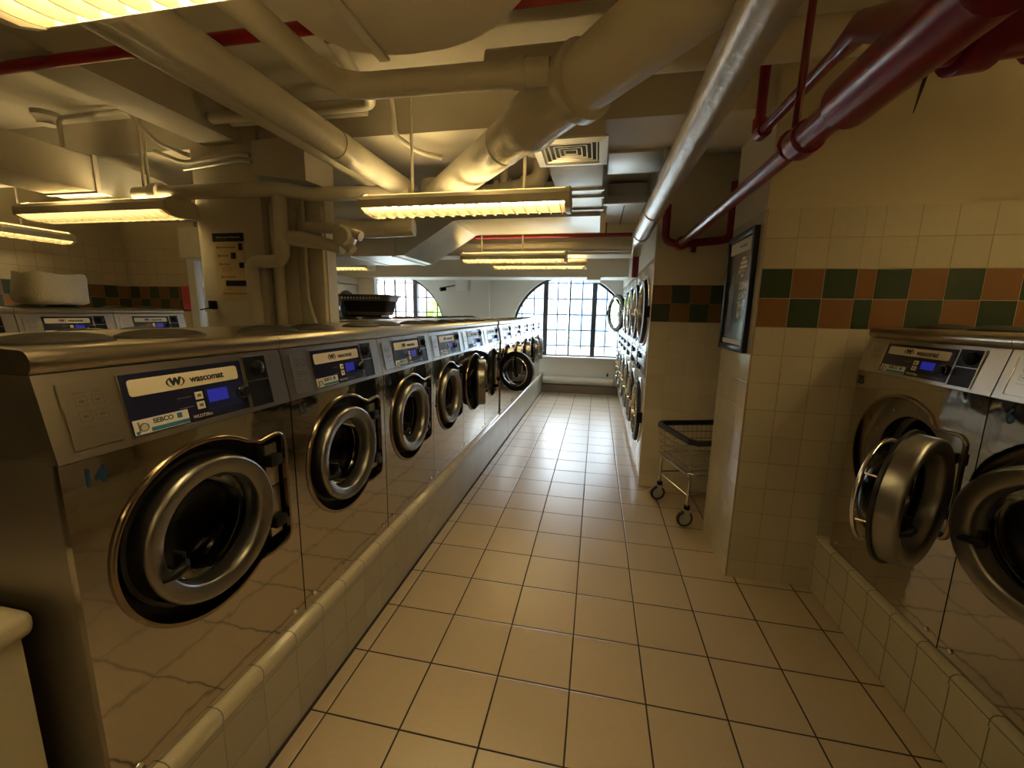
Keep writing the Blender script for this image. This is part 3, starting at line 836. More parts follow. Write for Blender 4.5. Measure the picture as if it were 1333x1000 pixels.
# ribbed pipe beyond the diagonal pipe
mb = MB(); mb.tube([(-1.0, 3.25, 2.42), (-.62, 3.25, 2.46), (-.45, 3.2, 2.50), (-.45, 3.2, 2.79)], .062, 24, bend=.12)
o = tag(mb.build('waste_pipe', M_pipe, smooth=45), 'cream waste pipe with collars curving up behind the thick diagonal pipe', 'pipe')
for x0 in (-.93, -.80, -.70, -.60):
    MB().cyl((x0, 3.25, 2.425 + (x0 + 1) * .1), (x0 + .035, 3.25, 2.43 + (x0 + 1) * .1), .078, 24).build('collar', M_pipe, o, smooth=45)
MB().cyl((-.74, 3.25, 2.45), (-.74, 3.22, 2.62), .035, 16).build('vent_stub', M_pipe, o, smooth=45)
# silver pipe along the aisle on the right
SX, SZ = .325, 2.205
mb = MB(); mb.tube([(SX, -1.0, SZ), (SX, 3.82, SZ)], .0625, 32)
o = tag(mb.build('silver_pipe', M_silver, smooth=45), 'large silver-grey pipe running overhead along the right of the aisle', 'pipe')
MB().cyl((SX, 2.92, SZ), (SX, 2.95, SZ), .068, 32).build('hanger_band', M_silver, o, smooth=45)
MB().cyl((SX, 3.70, SZ), (SX, 3.78, SZ), .069, 32).build('hanger_band', M_silver, o, smooth=45)
MB().tube([(SX, 3.82, SZ), (SX, 4.02, SZ - .01), (SX, 4.10, SZ - .05), (SX, 4.13, SZ - .12)], [.058, .045, .042, .04], 20).build('end_elbow', M_silver, o, smooth=45)
for y in (2.935, 3.74): MB().cyl((SX + .04, y, SZ + .05), (SX + .04, y, 2.79), .006, 8).build('hanger_rod', M_paint, o)
pipe('red_drop', 'short dark red pipe stub hanging below the end of the silver pipe', M_red, [(SX, 4.13, SZ - .125), (SX, 4.13, SZ - .32)], .030, n=16)
# red sprinkler pipe on the right
mb = MB(); mb.tube([(.62, 3.58, 2.10), (.62, 1.58, 2.10)], .031, 24)
o = tag(mb.build('red_sprinkler_pipe', M_red, smooth=45), 'thick dark red sprinkler pipe running overhead at the upper right', 'pipe')
MB().tube([(.62, 1.60, 2.10), (.62, 1.10, 2.10)], .043, 24).build('wide_section', M_red, o, smooth=45)
MB().tube([(.62, 1.63, 2.10), (.62, 1.625, 2.10), (.62, 1.56, 2.10), (.62, 1.555, 2.10)], [.043, .052, .052, .043], 24).build('coupling', M_red, o, smooth=45)
MB().tube([(.62, 1.36, 2.10), (.62, 1.35, 2.10), (.62, .92, 2.10), (.62, .91, 2.10)], [.045, .066, .066, .045], 24).build('tee_body', M_red, o, smooth=45)
MB().tube([(.62, 1.11, 2.10), (1.5, 1.13, 2.15)], .046, 24).build('branch_pipe', M_red, o, smooth=45)
MB().tube([(.69, 1.11, 2.10), (.691, 1.11, 2.10), (.75, 1.11, 2.105), (.751, 1.11, 2.105)], [.046, .062, .062, .046], 24).build('coupling', M_red, o, smooth=45)
MB().tube([(.84, 1.115, 2.112), (.841, 1.115, 2.112), (.90, 1.117, 2.115), (.901, 1.117, 2.115)], [.046, .060, .060, .046], 24).build('coupling', M_red, o, smooth=45)
MB().tube([(.62, .85, 2.10), (.66, .3, 2.12), (.7, -.8, 2.15)], .05, 24).build('near_run', M_red, o, smooth=45)
mb = MB(); mb.cyl((.62, 3.62, 2.10), (.62, 3.54, 2.10), .05, 20); mb.tube([(.50, 3.62, 2.40), (.50, 3.62, 2.12), (.62, 3.62, 2.10), (.98, 3.62, 2.13), (.98, 3.62, 2.55)], .030, 16, bend=.06)
mb.cyl((.72, 3.62, 2.11), (.72, 3.62, 2.04), .02, 12); mb.build('wall_tee', M_red, o, smooth=45)
MB().cyl((.62, 1.67, 2.15), (.63, 1.67, 2.79), .012, 10).build('hanger_rod', M_red, o)
mb = MB(); mb.tube([(.62 + .045 * math.cos(a / 12 * 2 * PI), 1.67, 2.115 + .045 * math.sin(a / 12 * 2 * PI)) for a in range(13)], .007, 8); mb.build('clevis_ring', M_red, o)
mb = MB(); mb.tube([(.70, 2.30, 2.79), (.70, 2.30, 2.38), (.70, 1.50, 2.36)], [.023] * 3, 20)
o = tag(mb.build('red_branch_pipe', M_red, smooth=45), 'smaller dark red pipe beside the thick red one, bending up to the ceiling', 'pipe')
MB().tube([(.70, 2.30, 2.45), (.70, 2.30, 2.38), (.70, 2.22, 2.375)], .031, 20, bend=.03).build('elbow', M_red, o, smooth=45)
MB().tube([(.70, 1.62, 2.36), (.70, 1.50, 2.36), (.67, 1.28, 2.24), (.64, 1.16, 2.16)], [.028, .040, .045, .04], 20).build('reducer', M_red, o, smooth=45)
# bright red pipe crossing near the ceiling
mb = MB(); mb.tube([(-5.5, 1.52, 2.55), (.45, 1.52, 2.55)], .023, 20); o = tag(mb.build('red_cross_pipe', M_redb, smooth=45), 'bright red pipe crossing the ceiling at the upper left', 'pipe')
MB().tube([(-1.82, 1.57, 2.55), (-1.82, 1.52, 2.55), (-1.87, .5, 2.55)], .020, 16).build('branch_pipe', M_redb, o, smooth=45)
MB().tube([(-1.88, 1.52, 2.55), (-1.76, 1.52, 2.55)], .0295, 16).build('tee_body', M_redb, o, smooth=45)
MB().cyl((-1.82, 1.52, 2.55), (-1.82, 1.43, 2.55), .0285, 16).build('branch_collar', M_redb, o, smooth=45)
# far red pipe
mb = MB(); mb.tube([(-1.75, 5.2, 2.46), (.42, 5.2, 2.46)], .024, 16); o = tag(mb.build('red_cross_pipe', M_red, smooth=45), 'dark red pipe crossing the far ceiling above the two distant lights', 'pipe')
for x0 in (-1.3, -.55, .05): MB().cyl((x0, 5.2, 2.46), (x0, 5.2, 2.79), .008, 8).build('hanger_rod', M_red, o)
pipe('cream_cross_pipe', 'long cream pipe below the far red pipe, lit by the distant light', M_pipe, [(-2.6, 5.42, 2.37), (.44, 5.42, 2.37)], .055)
pipe('thin_cross_pipe', 'thin grey conduit just under the long cream pipe at the far end', M_duct, [(-1.5, 5.30, 2.30), (.44, 5.30, 2.30)], .014, n=12)

# round-cornered duct above the near light
pts = [(-.60, -1.8), (-.97, -1.8), (-.99, 1.20), (-.96, 1.38), (-.90, 1.47), (-.80, 1.515), (-.70, 1.525), (-.56, 1.52), (-.44, 1.485), (-.33, 1.41), (-.25, 1.33), (-.17, 1.20), (-.12, 1.0), (-.10, .7), (-.10, -1.8)]
mb = MB(); mb.prism(pts, 2, 2.43, 2.52)
o = tag(mb.build('round_duct', M_ductpaint, smooth=30), 'wide cream duct with a rounded end above the nearest light', 'duct')
MB().box(-.815, -.775, -.2, 1.535, 2.418, 2.43, .004).build('seam_strip', M_ductpaint, o)
# duct at the left, with a turned-down end
o = empty('left_duct', (0, 0, 0)); tag(o, 'long rectangular cream duct hanging at the upper left beside the beam', 'duct')
MB().box(-3.62, -3.20, -1.8, 2.24, 2.26, 2.47, .004).build('duct_run', M_ductpaint, o)
mb = MB(); mb.box(-3.63, -3.19, 2.235, 2.26, 2.25, 2.48); mb.build('seam_flange', M_ductpaint, o)
mb = MB(); rg = []
for t, (x0, x1, y, zb, zt) in enumerate(((-3.62, -3.20, 2.26, 2.26, 2.47), (-3.60, -3.16, 2.42, 2.24, 2.46), (-3.56, -3.10, 2.60, 2.22, 2.42), (-3.54, -3.05, 2.85, 2.20, 2.32))):
    rg.append([(x0, y, zb), (x1, y, zb), (x1, y, zt), (x0, y, zt)])
mb.loft(rg); mb.build('curved_end', M_duct, o, smooth=40)
# mid duct with the diffuser
o = empty('supply_duct', (-.2, 3.4, 2.5)); tag(o, 'galvanised supply duct over the aisle carrying the square ceiling diffuser', 'duct')
loc = Vector((-.2, 3.4, 2.5))
def lb(mb, x0, x1, y0, y1, z0, z1, b=0): return mb.box(x0 - loc.x, x1 - loc.x, y0 - loc.y, y1 - loc.y, z0 - loc.z, z1 - loc.z, b)
mb = MB(); lb(mb, -.36, -.01, 2.40, 2.80, 2.46, 2.76); mb.build('drop_box', M_ductpaint, o, smooth=0)
mb = MB(); lb(mb, -.36, -.01, 2.80, 4.10, 2.47, 2.76, .004); mb.build('duct_run', M_duct, o)
for y in (3.35, 3.55, 3.95):
    mb = MB(); lb(mb, -.375, .005, y, y + .03, 2.455, 2.47); mb.build('seam_flange', M_duct, o, smooth=0)
o = empty('air_diffuser', (-.195, 2.565, 2.455)); tag(o, 'square louvered air diffuser under the supply duct, beside the long light', 'air vent')
mb = MB(); mb.lathe([(.205 * math.sqrt(2), -.012), (.205 * math.sqrt(2), 0), (.16 * math.sqrt(2), .0), (.16 * math.sqrt(2), -.02)], (0, 0, 0), 2, 4, closed=True)
mb.bm.transform(Matrix.Rotation(PI / 4, 4, 'Z')); mb.build('frame', M_grille, o, smooth=0)
mb = MB()
for q in (.150, .122, .094, .066, .038):
    s2_ = math.sqrt(2); mb.lathe([(q * s2_, -.0085), ((q - .006) * s2_, -.0035), ((q - .008) * s2_, -.0035), ((q - .003) * s2_, -.0095)], (0, 0, 0), 2, 4, closed=True)
mb.bm.transform(Matrix.Rotation(PI / 4, 4, 'Z')); mb.build('vane', M_grille, o, smooth=0)
MB().box(-.155, .155, -.155, .155, -.0025, -.0015).build('inner_throat', M_dark, o, smooth=0)
# large dark duct crossing at mid distance, rising to the right
o = empty('cross_duct', (0, 4.5, 2.1)); tag(o, 'large grey duct crossing the room with a slanted step, behind the long light', 'duct')
def ring(x, zb, zt, y0=4.12, y1=4.92): return [(x, y0 - 4.5, zb - 2.1), (x, y1 - 4.5, zb - 2.1), (x, y1 - 4.5, zt - 2.1), (x, y0 - 4.5, zt - 2.1)]
MB().loft([ring(-4.8, 2.10, 2.44), ring(-2.12, 2.10, 2.44)]).build('lower_run', M_duct, o, smooth=0)
MB().loft([ring(-2.12, 2.10, 2.44), ring(-2.0, 2.105, 2.45), ring(-1.45, 2.43, 2.76), ring(-1.38, 2.44, 2.76)]).build('slanted_step', M_duct, o, smooth=0)
MB().loft([ring(-1.38, 2.44, 2.76), ring(-.02, 2.44, 2.76)]).build('upper_run', M_duct, o, smooth=0)
for x0 in (-3.6, -2.62, -2.12): MB().loft([ring(x0, 2.09, 2.45, 4.11, 4.93), ring(x0 + .03, 2.09, 2.45, 4.11, 4.93)]).build('seam_flange', M_duct, o, smooth=0)
# galvanised ductwork above the right side
o = empty('side_duct', (.2, 3.3, 2.65)); tag(o, 'flat galvanised duct panels near the ceiling right of the diffuser', 'duct')
MB().box(-.18, .28, -.36, .05, -.09, .10, .004).build('duct_run', M_duct, o)
MB().box(-.16, .20, 1.0, 2.0, -.05, .12, .004).build('duct_run', M_duct, o)
MB().box(.00, .012, 1.0, 2.0, -.056, -.05).build('seam_flange', M_black, o, smooth=0)
MB().box(-.20, .24, .85, .93, -.10, -.03, .004).build('support_bar', M_duct, o)

# pipes round the cream column
pipe('column_pipe', 'horizontal cream pipe crossing in front of the cream column near its top', M_pipe, [(-3.0, 2.33, 2.26), (-1.98, 2.38, 2.27), (-1.84, 2.48, 2.26), (-1.35, 2.86, 2.36)], .044, bend=.08,
     extra=[('coupling', (-2.86, 2.335, 2.261), (-2.80, 2.337, 2.262), .062)])
pipe('column_pipe', 'cream pipe dropping down the cream column and stepping left at the poster', M_pipe, [(-1.99, 2.40, 2.25), (-1.99, 2.40, 1.84), (-2.23, 2.40, 1.84), (-2.23, 2.40, 1.44)], .042, bend=.07)
pipe('return_pipe', 'fat cream pipe stub behind the left end of the long light', M_pipe, [(-1.88, 2.62, 2.11), (-1.75, 2.9, 2.12), (-1.34, 2.95, 2.14)], .062, bend=.12)
o = empty('pipe_valve', (-1.56, 2.42, 1.985)); tag(o, 'cream painted valve fitting on a pipe beside the cream column', 'valve')
mb = MB(); mb.tube([(-.43, 0, .0), (-.30, 0, -.01), (-.16, 0, -.035), (-.02, .0, -.07)], [.046, .05, .038, .036], 20); mb.build('lower_branch', M_pipe, o, smooth=45)
mb = MB(); mb.tube([(-.30, .05, .075), (-.05, .05, .055)], .034, 16, ); mb.build('upper_branch', M_pipe, o, smooth=45)
mb = MB(); mb.lathe([(.0001, -.05), (.05, -.05), (.065, -.03), (.065, .03), (.05, .05), (.0001, .05)], (0, 0, 0), 1, 24); mb.build('valve_body', M_pipe, o, smooth=40)
mb = MB(); mb.cyl((.0, 0, -.04), (.05, 0, -.085), .032, 16); mb.cyl((.03, 0, .03), (.11, .0, .0), .030, 16); mb.build('valve_cap', M_pipe, o, smooth=40)
pipe('column_conduit', 'thin conduit running down the boxed chase beside the column', M_paint, [(-1.93, 2.53, 2.28), (-1.93, 2.53, 1.62), (-1.91, 2.53, 1.52), (-1.88, 2.53, 1.44)], .013, bend=.04, n=12)
pipe('column_riser', 'dark edged riser pipe between the column and its chase', M_pipe, [(-2.13, 2.515, 1.42), (-2.13, 2.515, 2.22)], .035, n=16)
o = MB().hexa([(-2.19, 2.44, 2.37), (-1.78, 2.40, 2.30), (-1.74, 2.60, 2.30), (-2.19, 2.60, 2.37), (-2.19, 2.44, 2.56), (-1.78, 2.40, 2.54), (-1.74, 2.60, 2.54), (-2.19, 2.60, 2.56)])
mb = MB(); mb.hexa([(-2.18, 2.42, 2.37), (-1.78, 2.38, 2.31), (-1.74, 2.60, 2.31), (-2.18, 2.60, 2.37), (-2.18, 2.42, 2.57), (-1.78, 2.38, 2.57), (-1.74, 2.60, 2.57), (-2.18, 2.60, 2.57)])
tag(mb.build('junction_box', M_paint, smooth=0), 'boxy cream enclosure at the top right of the cream column', 'box')
pipe('conduit', 'thin cream conduit wrapping round the top of the cream column', M_paint, [(-2.95, 2.44, 2.56), (-2.72, 2.43, 2.47), (-2.28, 2.43, 2.505), (-2.215, 2.44, 2.495)], .015, bend=.06, n=12)
pipe('conduit', 'dark conduit just under the pale one on the column top', M_duct, [(-2.74, 2.45, 2.44), (-2.28, 2.44, 2.47), (-2.215, 2.45, 2.46)], .012, bend=.05, n=12)
pipe('conduit', 'thin conduit from the round smoke detector along the beam to the column', M_paint, [(-3.52, 2.30, 2.48), (-3.52, 2.30, 2.74), (-3.00, 2.34, 2.77), (-2.92, 2.36, 2.66), (-2.85, 2.40, 2.58), (-2.68, 2.44, 2.52)], .014, bend=.05, n=12)
mb = MB(); mb.lathe([(.075, 0), (.075, -.03), (.055, -.05), (.05, -.075), (.0001, -.08)], (0, 0, 0), 2, 28)
tag(mb.build('smoke_detector', M_paint, smooth=40, loc=(-3.68, 2.34, 2.80)), 'round cream detector on the ceiling at the upper left', 'detector')
mb = MB(); mb.box(-.25, .25, -.12, .12, 0, .10, .01); tag(mb.build('ceiling_junction', M_paint, loc=(-2.95, 3.2, 2.40)), 'cream junction housing in the gap left of the column top', 'box')
pipe('column_pipe', 'cream pipe end entering the column from the left, behind the left light', M_pipe, [(-3.6, 2.75, 2.28), (-2.72, 2.75, 2.26)], .06)

# ------------------------------------------------------------------ signs and small things
# left column notice
o = empty('notice_poster', (-2.46, 2.468, 1.80)); tag(o, 'washing instruction notice with dark title bar on the cream column', 'poster')
MB().box(-.118, .118, -.004, 0, -.20, .175).build('sheet', M_paper, o, smooth=0)
MB().box(-.125, .118, -.006, 0, .178, .232).build('title_bar', M_pblack, o, smooth=0)
FY = frame((1, 0, 0), (0, 0, 1))
text('How to use a Wascomat', .0185, M_postert, o, 'title_lettering', (0, -.0065, .205), FY, depth=.0003)
mb = MB()
for z, a, b in ((.14, -.095, .05), (.085, -.09, -.01), (.03, -.085, .0), (-.055, -.08, .035), (-.165, -.075, .11)):
    mb.box(a, b, -.0055, -.004, z - .004, z + .004); mb.box(a - .004, a + .008, -.006, -.004, z - .009, z + .009)
mb.build('step_line', M_paperline, o, smooth=0)
mb = MB(); mb.box(-.05, .112, -.0055, -.004, -.115, -.078); mb.box(.01, .048, -.0055, -.004, .065, .105); mb.box(.075, .105, -.0055, -.004, .12, .165); mb.box(.07, .105, -.0055, -.004, .005, .04); mb.build('pictogram', M_pblack, o, smooth=0)
mb = MB()
for z in (.012, -.002, -.016, -.14): mb.box(-.07, .01, -.005, -.004, z, z + .003)
mb.build('small_print', M_paperline, o, smooth=0)
o = empty('key_hook', (-2.625, 2.47, 1.555)); tag(o, 'small black lock with a thin lever on the cream column', 'lock')
MB().box(-.022, .022, -.035, 0, -.03, .03, .006).build('lock_body', M_black, o)
MB().tube([(-.01, -.03, -.02), (-.075, -.05, -.035)], .005, 8).build('lever', M_black, o)
# framed poster on the pillar's aisle side
o = empty('framed_poster', (.832, 2.765, 1.68)); tag(o, 'black framed advertisement poster on the aisle side of the tiled pillar', 'poster')
mb = MB()
y0, y1, z0, z1, fwid = -.235, .235, -.345, .345, .034
for a in ((y0, y0 + fwid, z0, z1), (y1 - fwid, y1, z0, z1), (y0 + fwid, y1 - fwid, z0, z0 + fwid), (y0 + fwid, y1 - fwid, z1 - fwid, z1)): mb.box(-.028, 0, *a, .003)
mb.build('frame', M_pblack, o)
MB().box(-.012, -.002, y0 + .03, y1 - .03, z0 + .03, z1 - .03).build('print', M_posterbg, o, smooth=0)
MB().box(-.0135, -.012, y0 + fwid, y1 - fwid, .235, .305).build('header', M_posterh, o, smooth=0)
MB().box(-.0135, -.012, y0 + fwid, y1 - fwid, -.305, -.275).build('footer', M_posterh, o, smooth=0)
FX = frame((0, -1, 0), (0, 0, 1))
MB().box(-.0142, -.0135, -.09, .03, .262, .276).build('header_logo', M_posterfig, o, smooth=0)
for i, s in enumerate(('DOWN', 'LOAD', 'THE', 'APP')):
    text(s, .062, M_postert, o, 'headline_lettering', (-.0128, -.02, .035 - i * .056), FX, depth=.0004, bold=.003, sx_=.8, align='LEFT')
mb = MB()
for i, (a, b) in enumerate(((-.085, -.035), (-.115, -.01), (-.12, .0), (-.10, .01), (-.08, -.03))): mb.box(-.0135, -.012, a, b, .185 - i * .024, .203 - i * .024)
mb.build('logo_block', M_postert, o, smooth=0)
MB().box(-.014, -.0125, -.115, -.005, .113, .128).build('logo_stripe', M_postero, o, smooth=0)
mb = MB(); mb.prism([(.06, -.22), (.15, -.22), (.145, -.05), (.16, .02), (.13, .06), (.12, .11), (.10, .13), (.085, .10), (.085, .06), (.055, .01), (.065, -.08)], 0, -.0135, -.012); mb.build('printed_figure', M_posterfig, o, smooth=0)
# pink notice and post
o = tag(MB().box(-5.155, -4.965, 4.396, 4.400, 1.51, 1.80).build('pink_notice', M_pink, smooth=0), 'pink paper notice on the tiled wall left of the white post', 'notice')
mb = MB()
for i in range(8): mb.box(-5.13, -4.99 - .02 * (i % 3), 4.3945, 4.396, 1.76 - i * .03, 1.765 - i * .03)
mb.build('print_line', M_darkink, o, smooth=0)
tag(MB().box(-4.93, -4.82, 4.30, 4.39, 0, 2.42, .006).build('white_post', M_post), 'white painted steel post between the tiled wall and cream column', 'post')
# laundry sack
mb = MB(); rg = []
for t, (hx, hy, z) in enumerate(((.13, .165, 0), (.155, .195, .015), (.16, .205, .06), (.155, .20, .14), (.15, .195, .22), (.148, .19, .245), (.14, .18, .238), (.135, .17, .20))):
    r_ = []
    for i in range(32):
        a = 2 * PI * i / 32; c, s = math.cos(a), math.sin(a)
        p_ = 4.; f_ = (abs(c) ** p_ + abs(s) ** p_) ** (-1 / p_); wob = 1 + .03 * math.sin(3 * a + t) + .02 * math.sin(7 * a + 2 * t)
        r_.append((hx * c * f_ * wob, hy * s * f_ * wob, z + .008 * math.sin(5 * a + t) * (1 if z > .02 else 0)))
    rg.append(r_)
mb.loft(rg)
tag(mb.build('laundry_sack', M_cloth, smooth=60, loc=(-4.42, 2.66, 1.5405)), 'squarish cream cloth laundry sack on a washer lid by the left wall', 'bag')
# laundry basket on the lids
o = empty('laundry_basket', (-2.15, 3.70, 1.475), R(4)); tag(o, 'brown plastic laundry basket lined with black cloth on the washer lids', 'laundry basket')
def rrect(hx, hy, z, n=32, p_=6.):
    out = []
    for i in range(n):
        a = 2 * PI * i / n; c, s = math.cos(a), math.sin(a); f_ = (abs(c) ** p_ + abs(s) ** p_) ** (-1 / p_); out.append((hx * c * f_, hy * s * f_, z))
    return out
MB().loft([rrect(.19, .13, .02), rrect(.20, .14, .05)]).build('base_band', M_basket, o, smooth=50)
mb = MB(); mb.loft([rrect(.20, .14, .05), rrect(.215, .155, .13), rrect(.225, .165, .155)]); mb.build('lining', M_blackcloth, o, smooth=50)
mb = MB(); mb.loft([rrect(.232, .172, .15), rrect(.245, .185, .205), rrect(.262, .2, .207), rrect(.262, .2, .195), rrect(.25, .19, .19)], cap=False); mb.build('rim', M_basket, o, smooth=40)
mb = MB()
for i in range(13): mb.box(-.19 + i * .03, -.18 + i * .03, -.186, -.178, .168, .184)
mb.build('rim_hole', M_stick, o, smooth=0)
mb = MB(); mb.cyl((.02, 0, 0), (.02, 0, .02), .012, 10); mb.box(-.15, .15, -.09, .09, .0, .02); mb.build('foot', M_black, o)
# white soap caps and slots on the far lids
k_ = 0
for (x, y) in ((-1.45, 1.42), (-1.5, 2.1), (-1.42, 3.3), (-1.5, 3.9), (-2.2, 3.45), (-2.3, 5.4), (-1.5, 4.7), (-2.25, 6.1)):
    pass
# security camera and box by the window
o = empty('security_camera', (-2.66, 8.25, 2.08)); tag(o, 'small dark security camera on a white box between the arched windows', 'camera')
MB().box(-.16, .12, -.10, 0, -.12, .10, .005).build('mount_box', M_whitew, o)
MB().tube([(-.16, -.06, 0), (-.38, -.12, -.05)], .010, 8).build('arm', M_black, o)
MB().tube([(-.38, -.12, -.08), (-.46, -.2, -.10)], .04, 14).build('camera_head', M_black, o)
pipe('conduit', 'white conduit running down the wall between the arched windows', M_whitew, [(-2.46, 8.23, 2.1), (-2.46, 8.23, 1.4), (-2.40, 8.23, 1.3)], .014, bend=.04, n=10)
sbox('wall_back_pier', M_whitew, -2.85, -2.14, 8.17, 8.25, 0, 2.3)
# corner of a ledge at the lower left
o = MB().box(-1.62, -1.16, .44, .55, .0, .84).build('half_wall', M_paint, smooth=0)
tag(o, 'low cream half wall with rounded cap beside washer 14', 'half wall')
MB().box(-1.64, -1.14, .42, .57, .84, .90, .022, 4).build('cap', M_paint, o)


# ------------------------------------------------------------------ laundry cart
def make_cart():
    o = empty('laundry_cart', (.916, 3.345, 0), R(16.9)); L, Wd = .62, .56
    tag(o, 'chrome wire laundry cart with navy rim parked in the tiled alcove', 'laundry cart')
    hx, hy = L / 2, Wd / 2
    def corner(hx_, hy_, z, c=.05): return [(-hx_, -hy_ + c, z), (-hx_, hy_ - c, z), (-hx_ + c, hy_, z), (hx_ - c, hy_, z), (hx_, hy_ - c, z), (hx_, -hy_ + c, z), (hx_ - c, -hy_, z), (-hx_ + c, -hy_, z)]
    mb = MB(); pts = corner(hx, hy, .655, .045); rg = []
    n = len(pts)
    for i, p_ in enumerate(pts):
        q = Vector(p_); a = Vector(pts[i - 1]); b = Vector(pts[(i + 1) % n]); t1 = (q - a).normalized(); t2 = (b - q).normalized(); nn = (t1 + t2).cross(Vector((0, 0, 1))).normalized()
        rg.append([q + nn * u + Vector((0, 0, v)) for u, v in ((-.013, -.019), (.013, -.019), (.016, .0), (.013, .019), (-.013, .019))])
    rg.append(rg[0]); mb.loft(rg, cap=False); mb.build('rim', M_bumper, o, smooth=30)
    mb = MB()
    levels = [(.64, 1.), (.58, .985), (.52, .97), (.46, .955), (.41, .94)]
    for z, f in levels:
        mb.tube(corner(hx * f, hy * f, z) + [corner(hx * f, hy * f, z)[0]], .0032 if z > .42 else .005, 6)
    zt, zb, ft, fb = .64, .41, 1., .94
    for s_ in (-1, 1):
        for i in range(15):
            t = -.92 + 1.84 * i / 14
            mb.tube([(t * hx * ft, s_ * hy * ft, zt), (t * hx * fb, s_ * hy * fb, zb)], .0018, 5); mb.tube([(s_ * hx * ft, t * hy * ft, zt), (s_ * hx * fb, t * hy * fb, zb)], .0018, 5)
    for i in range(17):
        t = -.95 + 1.9 * i / 16; mb.tube([(t * hx * fb, -hy * fb, zb), (t * hx * fb, hy * fb, zb)], .0018, 5); mb.tube([(-hx * fb, t * hy * fb, zb), (hx * fb, t * hy * fb, zb)], .0018, 5)
    mb.build('wire_basket', M_wire, o, smooth=40)
    wx, wy = .275, .225
    for s_ in (-1, 1):
        mb = MB(); mb.tube([(s_ * wx, -wy, .15), (s_ * wx, -wy, .39), (s_ * wx, wy, .39), (s_ * wx, wy, .15)], .011, 12, bend=.04); mb.build('leg_frame', M_wire, o, smooth=45)
        MB().cyl((s_ * wx, -wy, .235), (s_ * wx, wy, .235), .007, 10).build('cross_bar', M_wire, o)
        MB().cyl((-wx, s_ * wy, .25), (wx, s_ * wy, .25), .007, 10).build('side_bar', M_wire, o)
    for sx2, sy2 in ((-1, -1), (-1, 1), (1, -1), (1, 1)):
        cxx, cyy = sx2 * wx, sy2 * wy
        mb = MB(); mb.lathe([(.046, -.013), (.050, -.013), (.059, -.011), (.062, 0), (.059, .011), (.050, .013), (.046, .013)], (cxx - .012, cyy, .062), 1, 28, closed=True); wv = mb.build('wheel', M_rubber, o, smooth=40)
        mb = MB(); mb.lathe([(.0001, -.010), (.048, -.009), (.048, .009), (.0001, .010)], (cxx - .012, cyy, .062), 1, 24); mb.build('hub', M_wheel, wv, smooth=40)
        mb = MB()
        for s_ in (-1, 1): mb.hexa([(cxx - .024, cyy + s_ * .016, .050), (cxx + .0, cyy + s_ * .016, .050), (cxx + .0, cyy + s_ * .019, .050), (cxx - .024, cyy + s_ * .019, .050), (cxx - .026, cyy + s_ * .016, .130), (cxx + .026, cyy + s_ * .016, .130), (cxx + .026, cyy + s_ * .019, .130), (cxx - .026, cyy + s_ * .019, .130)])
        mb.box(cxx - .026, cxx + .026, cyy - .022, cyy + .022, .128, .134); mb.build('caster_fork', M_wheel, wv, smooth=0)
        MB().cyl((cxx, cyy, .132), (cxx, cyy, .162), .022, 16).build('caster_collar', M_black, wv)
    return o


make_cart()

# ------------------------------------------------------------------ outside
struct(MB().box(-90, 90, 8.7, 220, -4.2, -4.0).build('ground', mat('pale_ground', (.55, .55, .52), .9), smooth=0))


def facade_mat(name, wall, win, sx2, sz2):
    m = bpy.data.materials.new(name); m.use_nodes = True; t = m.node_tree; p = t.nodes['Principled BSDF']; N = NB(t)
    g = t.nodes.new('ShaderNodeNewGeometry'); sp = t.nodes.new('ShaderNodeSeparateXYZ'); t.links.new(g.outputs['Position'], sp.inputs[0])
    fu = N.m('FRACT', N.m('DIVIDE', sp.outputs[0], sx2)); fv = N.m('FRACT', N.m('DIVIDE', sp.outputs[2], sz2))
    a = N.m('MULTIPLY', N.m('GREATER_THAN', fu, .35), N.m('GREATER_THAN', fv, .4))
    t.links.new(N.mix(a, wall, win), p.inputs['Base Color']); p.inputs['Roughness'].default_value = .7
    return m


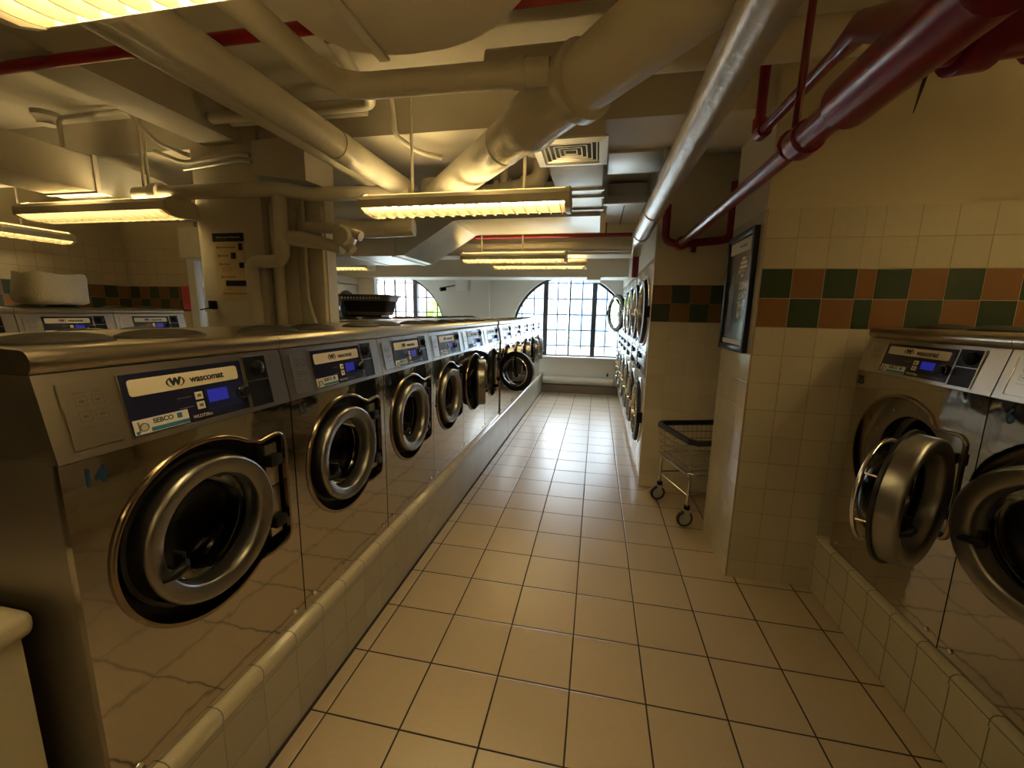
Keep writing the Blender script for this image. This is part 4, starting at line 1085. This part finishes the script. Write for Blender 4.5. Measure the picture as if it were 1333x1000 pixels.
blds = [(-9.5, 62, 9, 14, (.34, .42, .52), (.22, .30, .40)), (-1.5, 76, 7, 29, (.32, .40, .52), (.20, .28, .42)), (6.0, 66, 5, 23, (.32, .40, .52), (.20, .28, .42)), (19, 78, 9, 12, (.56, .63, .72), (.4, .5, .62)),
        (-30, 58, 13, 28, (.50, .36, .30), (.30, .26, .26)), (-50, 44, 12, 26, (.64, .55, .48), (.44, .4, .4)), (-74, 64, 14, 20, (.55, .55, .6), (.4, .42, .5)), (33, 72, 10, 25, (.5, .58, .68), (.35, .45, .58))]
bn = ['pale low office block seen through the right window, left part', 'tall pale blue tower in the middle of the right window view', 'second pale tower just right of the tallest one', 'low pale block at the right of the window view',
      'pinkish brick apartment block seen through the left window', 'broad beige apartment block farther left outside', 'grey block at the far left outside', 'pale tower at the far right outside']
for i, (x, y, wd, h, c1, c2) in enumerate(blds):
    o = empty('city_building', (x, y, -4)); tag(o, bn[i], 'building', 'distant city buildings')
    MB().box(-wd / 2, wd / 2, 0, wd, 0, h).build('facade', facade_mat('facade', c1, c2, 1.6, 2.4), o, smooth=0)
    MB().box(-wd * .2, wd * .2, wd * .3, wd * .7, h, h + 1.6).build('roof_house', mat('roof_grey', (.5, .52, .55), .8), o, smooth=0)
o = empty('river_railing', (0, 30, -4)); tag(o, 'pale railing and embankment across the water outside the window', 'railing')
mb = MB(); mb.box(-60, 60, -.1, .1, 1.6, 1.75)
for i in range(60): mb.box(-60 + 2 * i, -59.85 + 2 * i, -.06, .06, 0, 1.6)
mb.build('rail', mat('rail_grey', (.45, .45, .45), .7), o, smooth=0)
MB().box(-60, 60, 3, 3.6, 0, 2.2).build('embankment', mat('embankment_stone', (.5, .5, .48), .8), o, smooth=0)


def tree(x, y, h, label, seed):
    rnd = random.Random(seed); o = empty('tree', (x, y, -4)); tag(o, label, 'tree')
    MB().tube([(0, 0, 0), (.1, 0, h * .5), (0, .1, h * .8)], [.22, .16, .08], 10).build('trunk', mat('bark', (.12, .09, .06), .9), o)
    mb = MB()
    for i in range(900):
        a, b = rnd.uniform(0, 2 * PI), math.acos(rnd.uniform(-1, 1)); rr = h * .33 * rnd.uniform(.55, 1.0)
        c = Vector((rr * math.sin(b) * math.cos(a), rr * math.sin(b) * math.sin(a), h * .72 + rr * math.cos(b) * .95)); s = rnd.uniform(.12, .26)
        u = Vector((rnd.uniform(-1, 1), rnd.uniform(-1, 1), rnd.uniform(-1, 1))).normalized(); v = u.orthogonal().normalized()
        mb.poly([c + u * s, c + v * s * .6, c - u * s, c - v * s * .6])
    mb.build('foliage', mat('spring_leaves', (.20, .38, .06), .7, var=.3, vscale=2), o, smooth=0, recalc=False)


tree(-7.15, 20, 6.1, 'bright green tree seen through the right part of the left arched window', 1)

# small crack in the paint of the tiled wall
mb = MB(); mb.prism([(1.437, 2.70), (1.452, 2.69), (1.440, 2.62), (1.414, 2.50), (1.410, 2.50), (1.424, 2.62)], 1, 2.4690, 2.4702)
c_ = struct(mb.build('trim_6', M_dark, smooth=0))
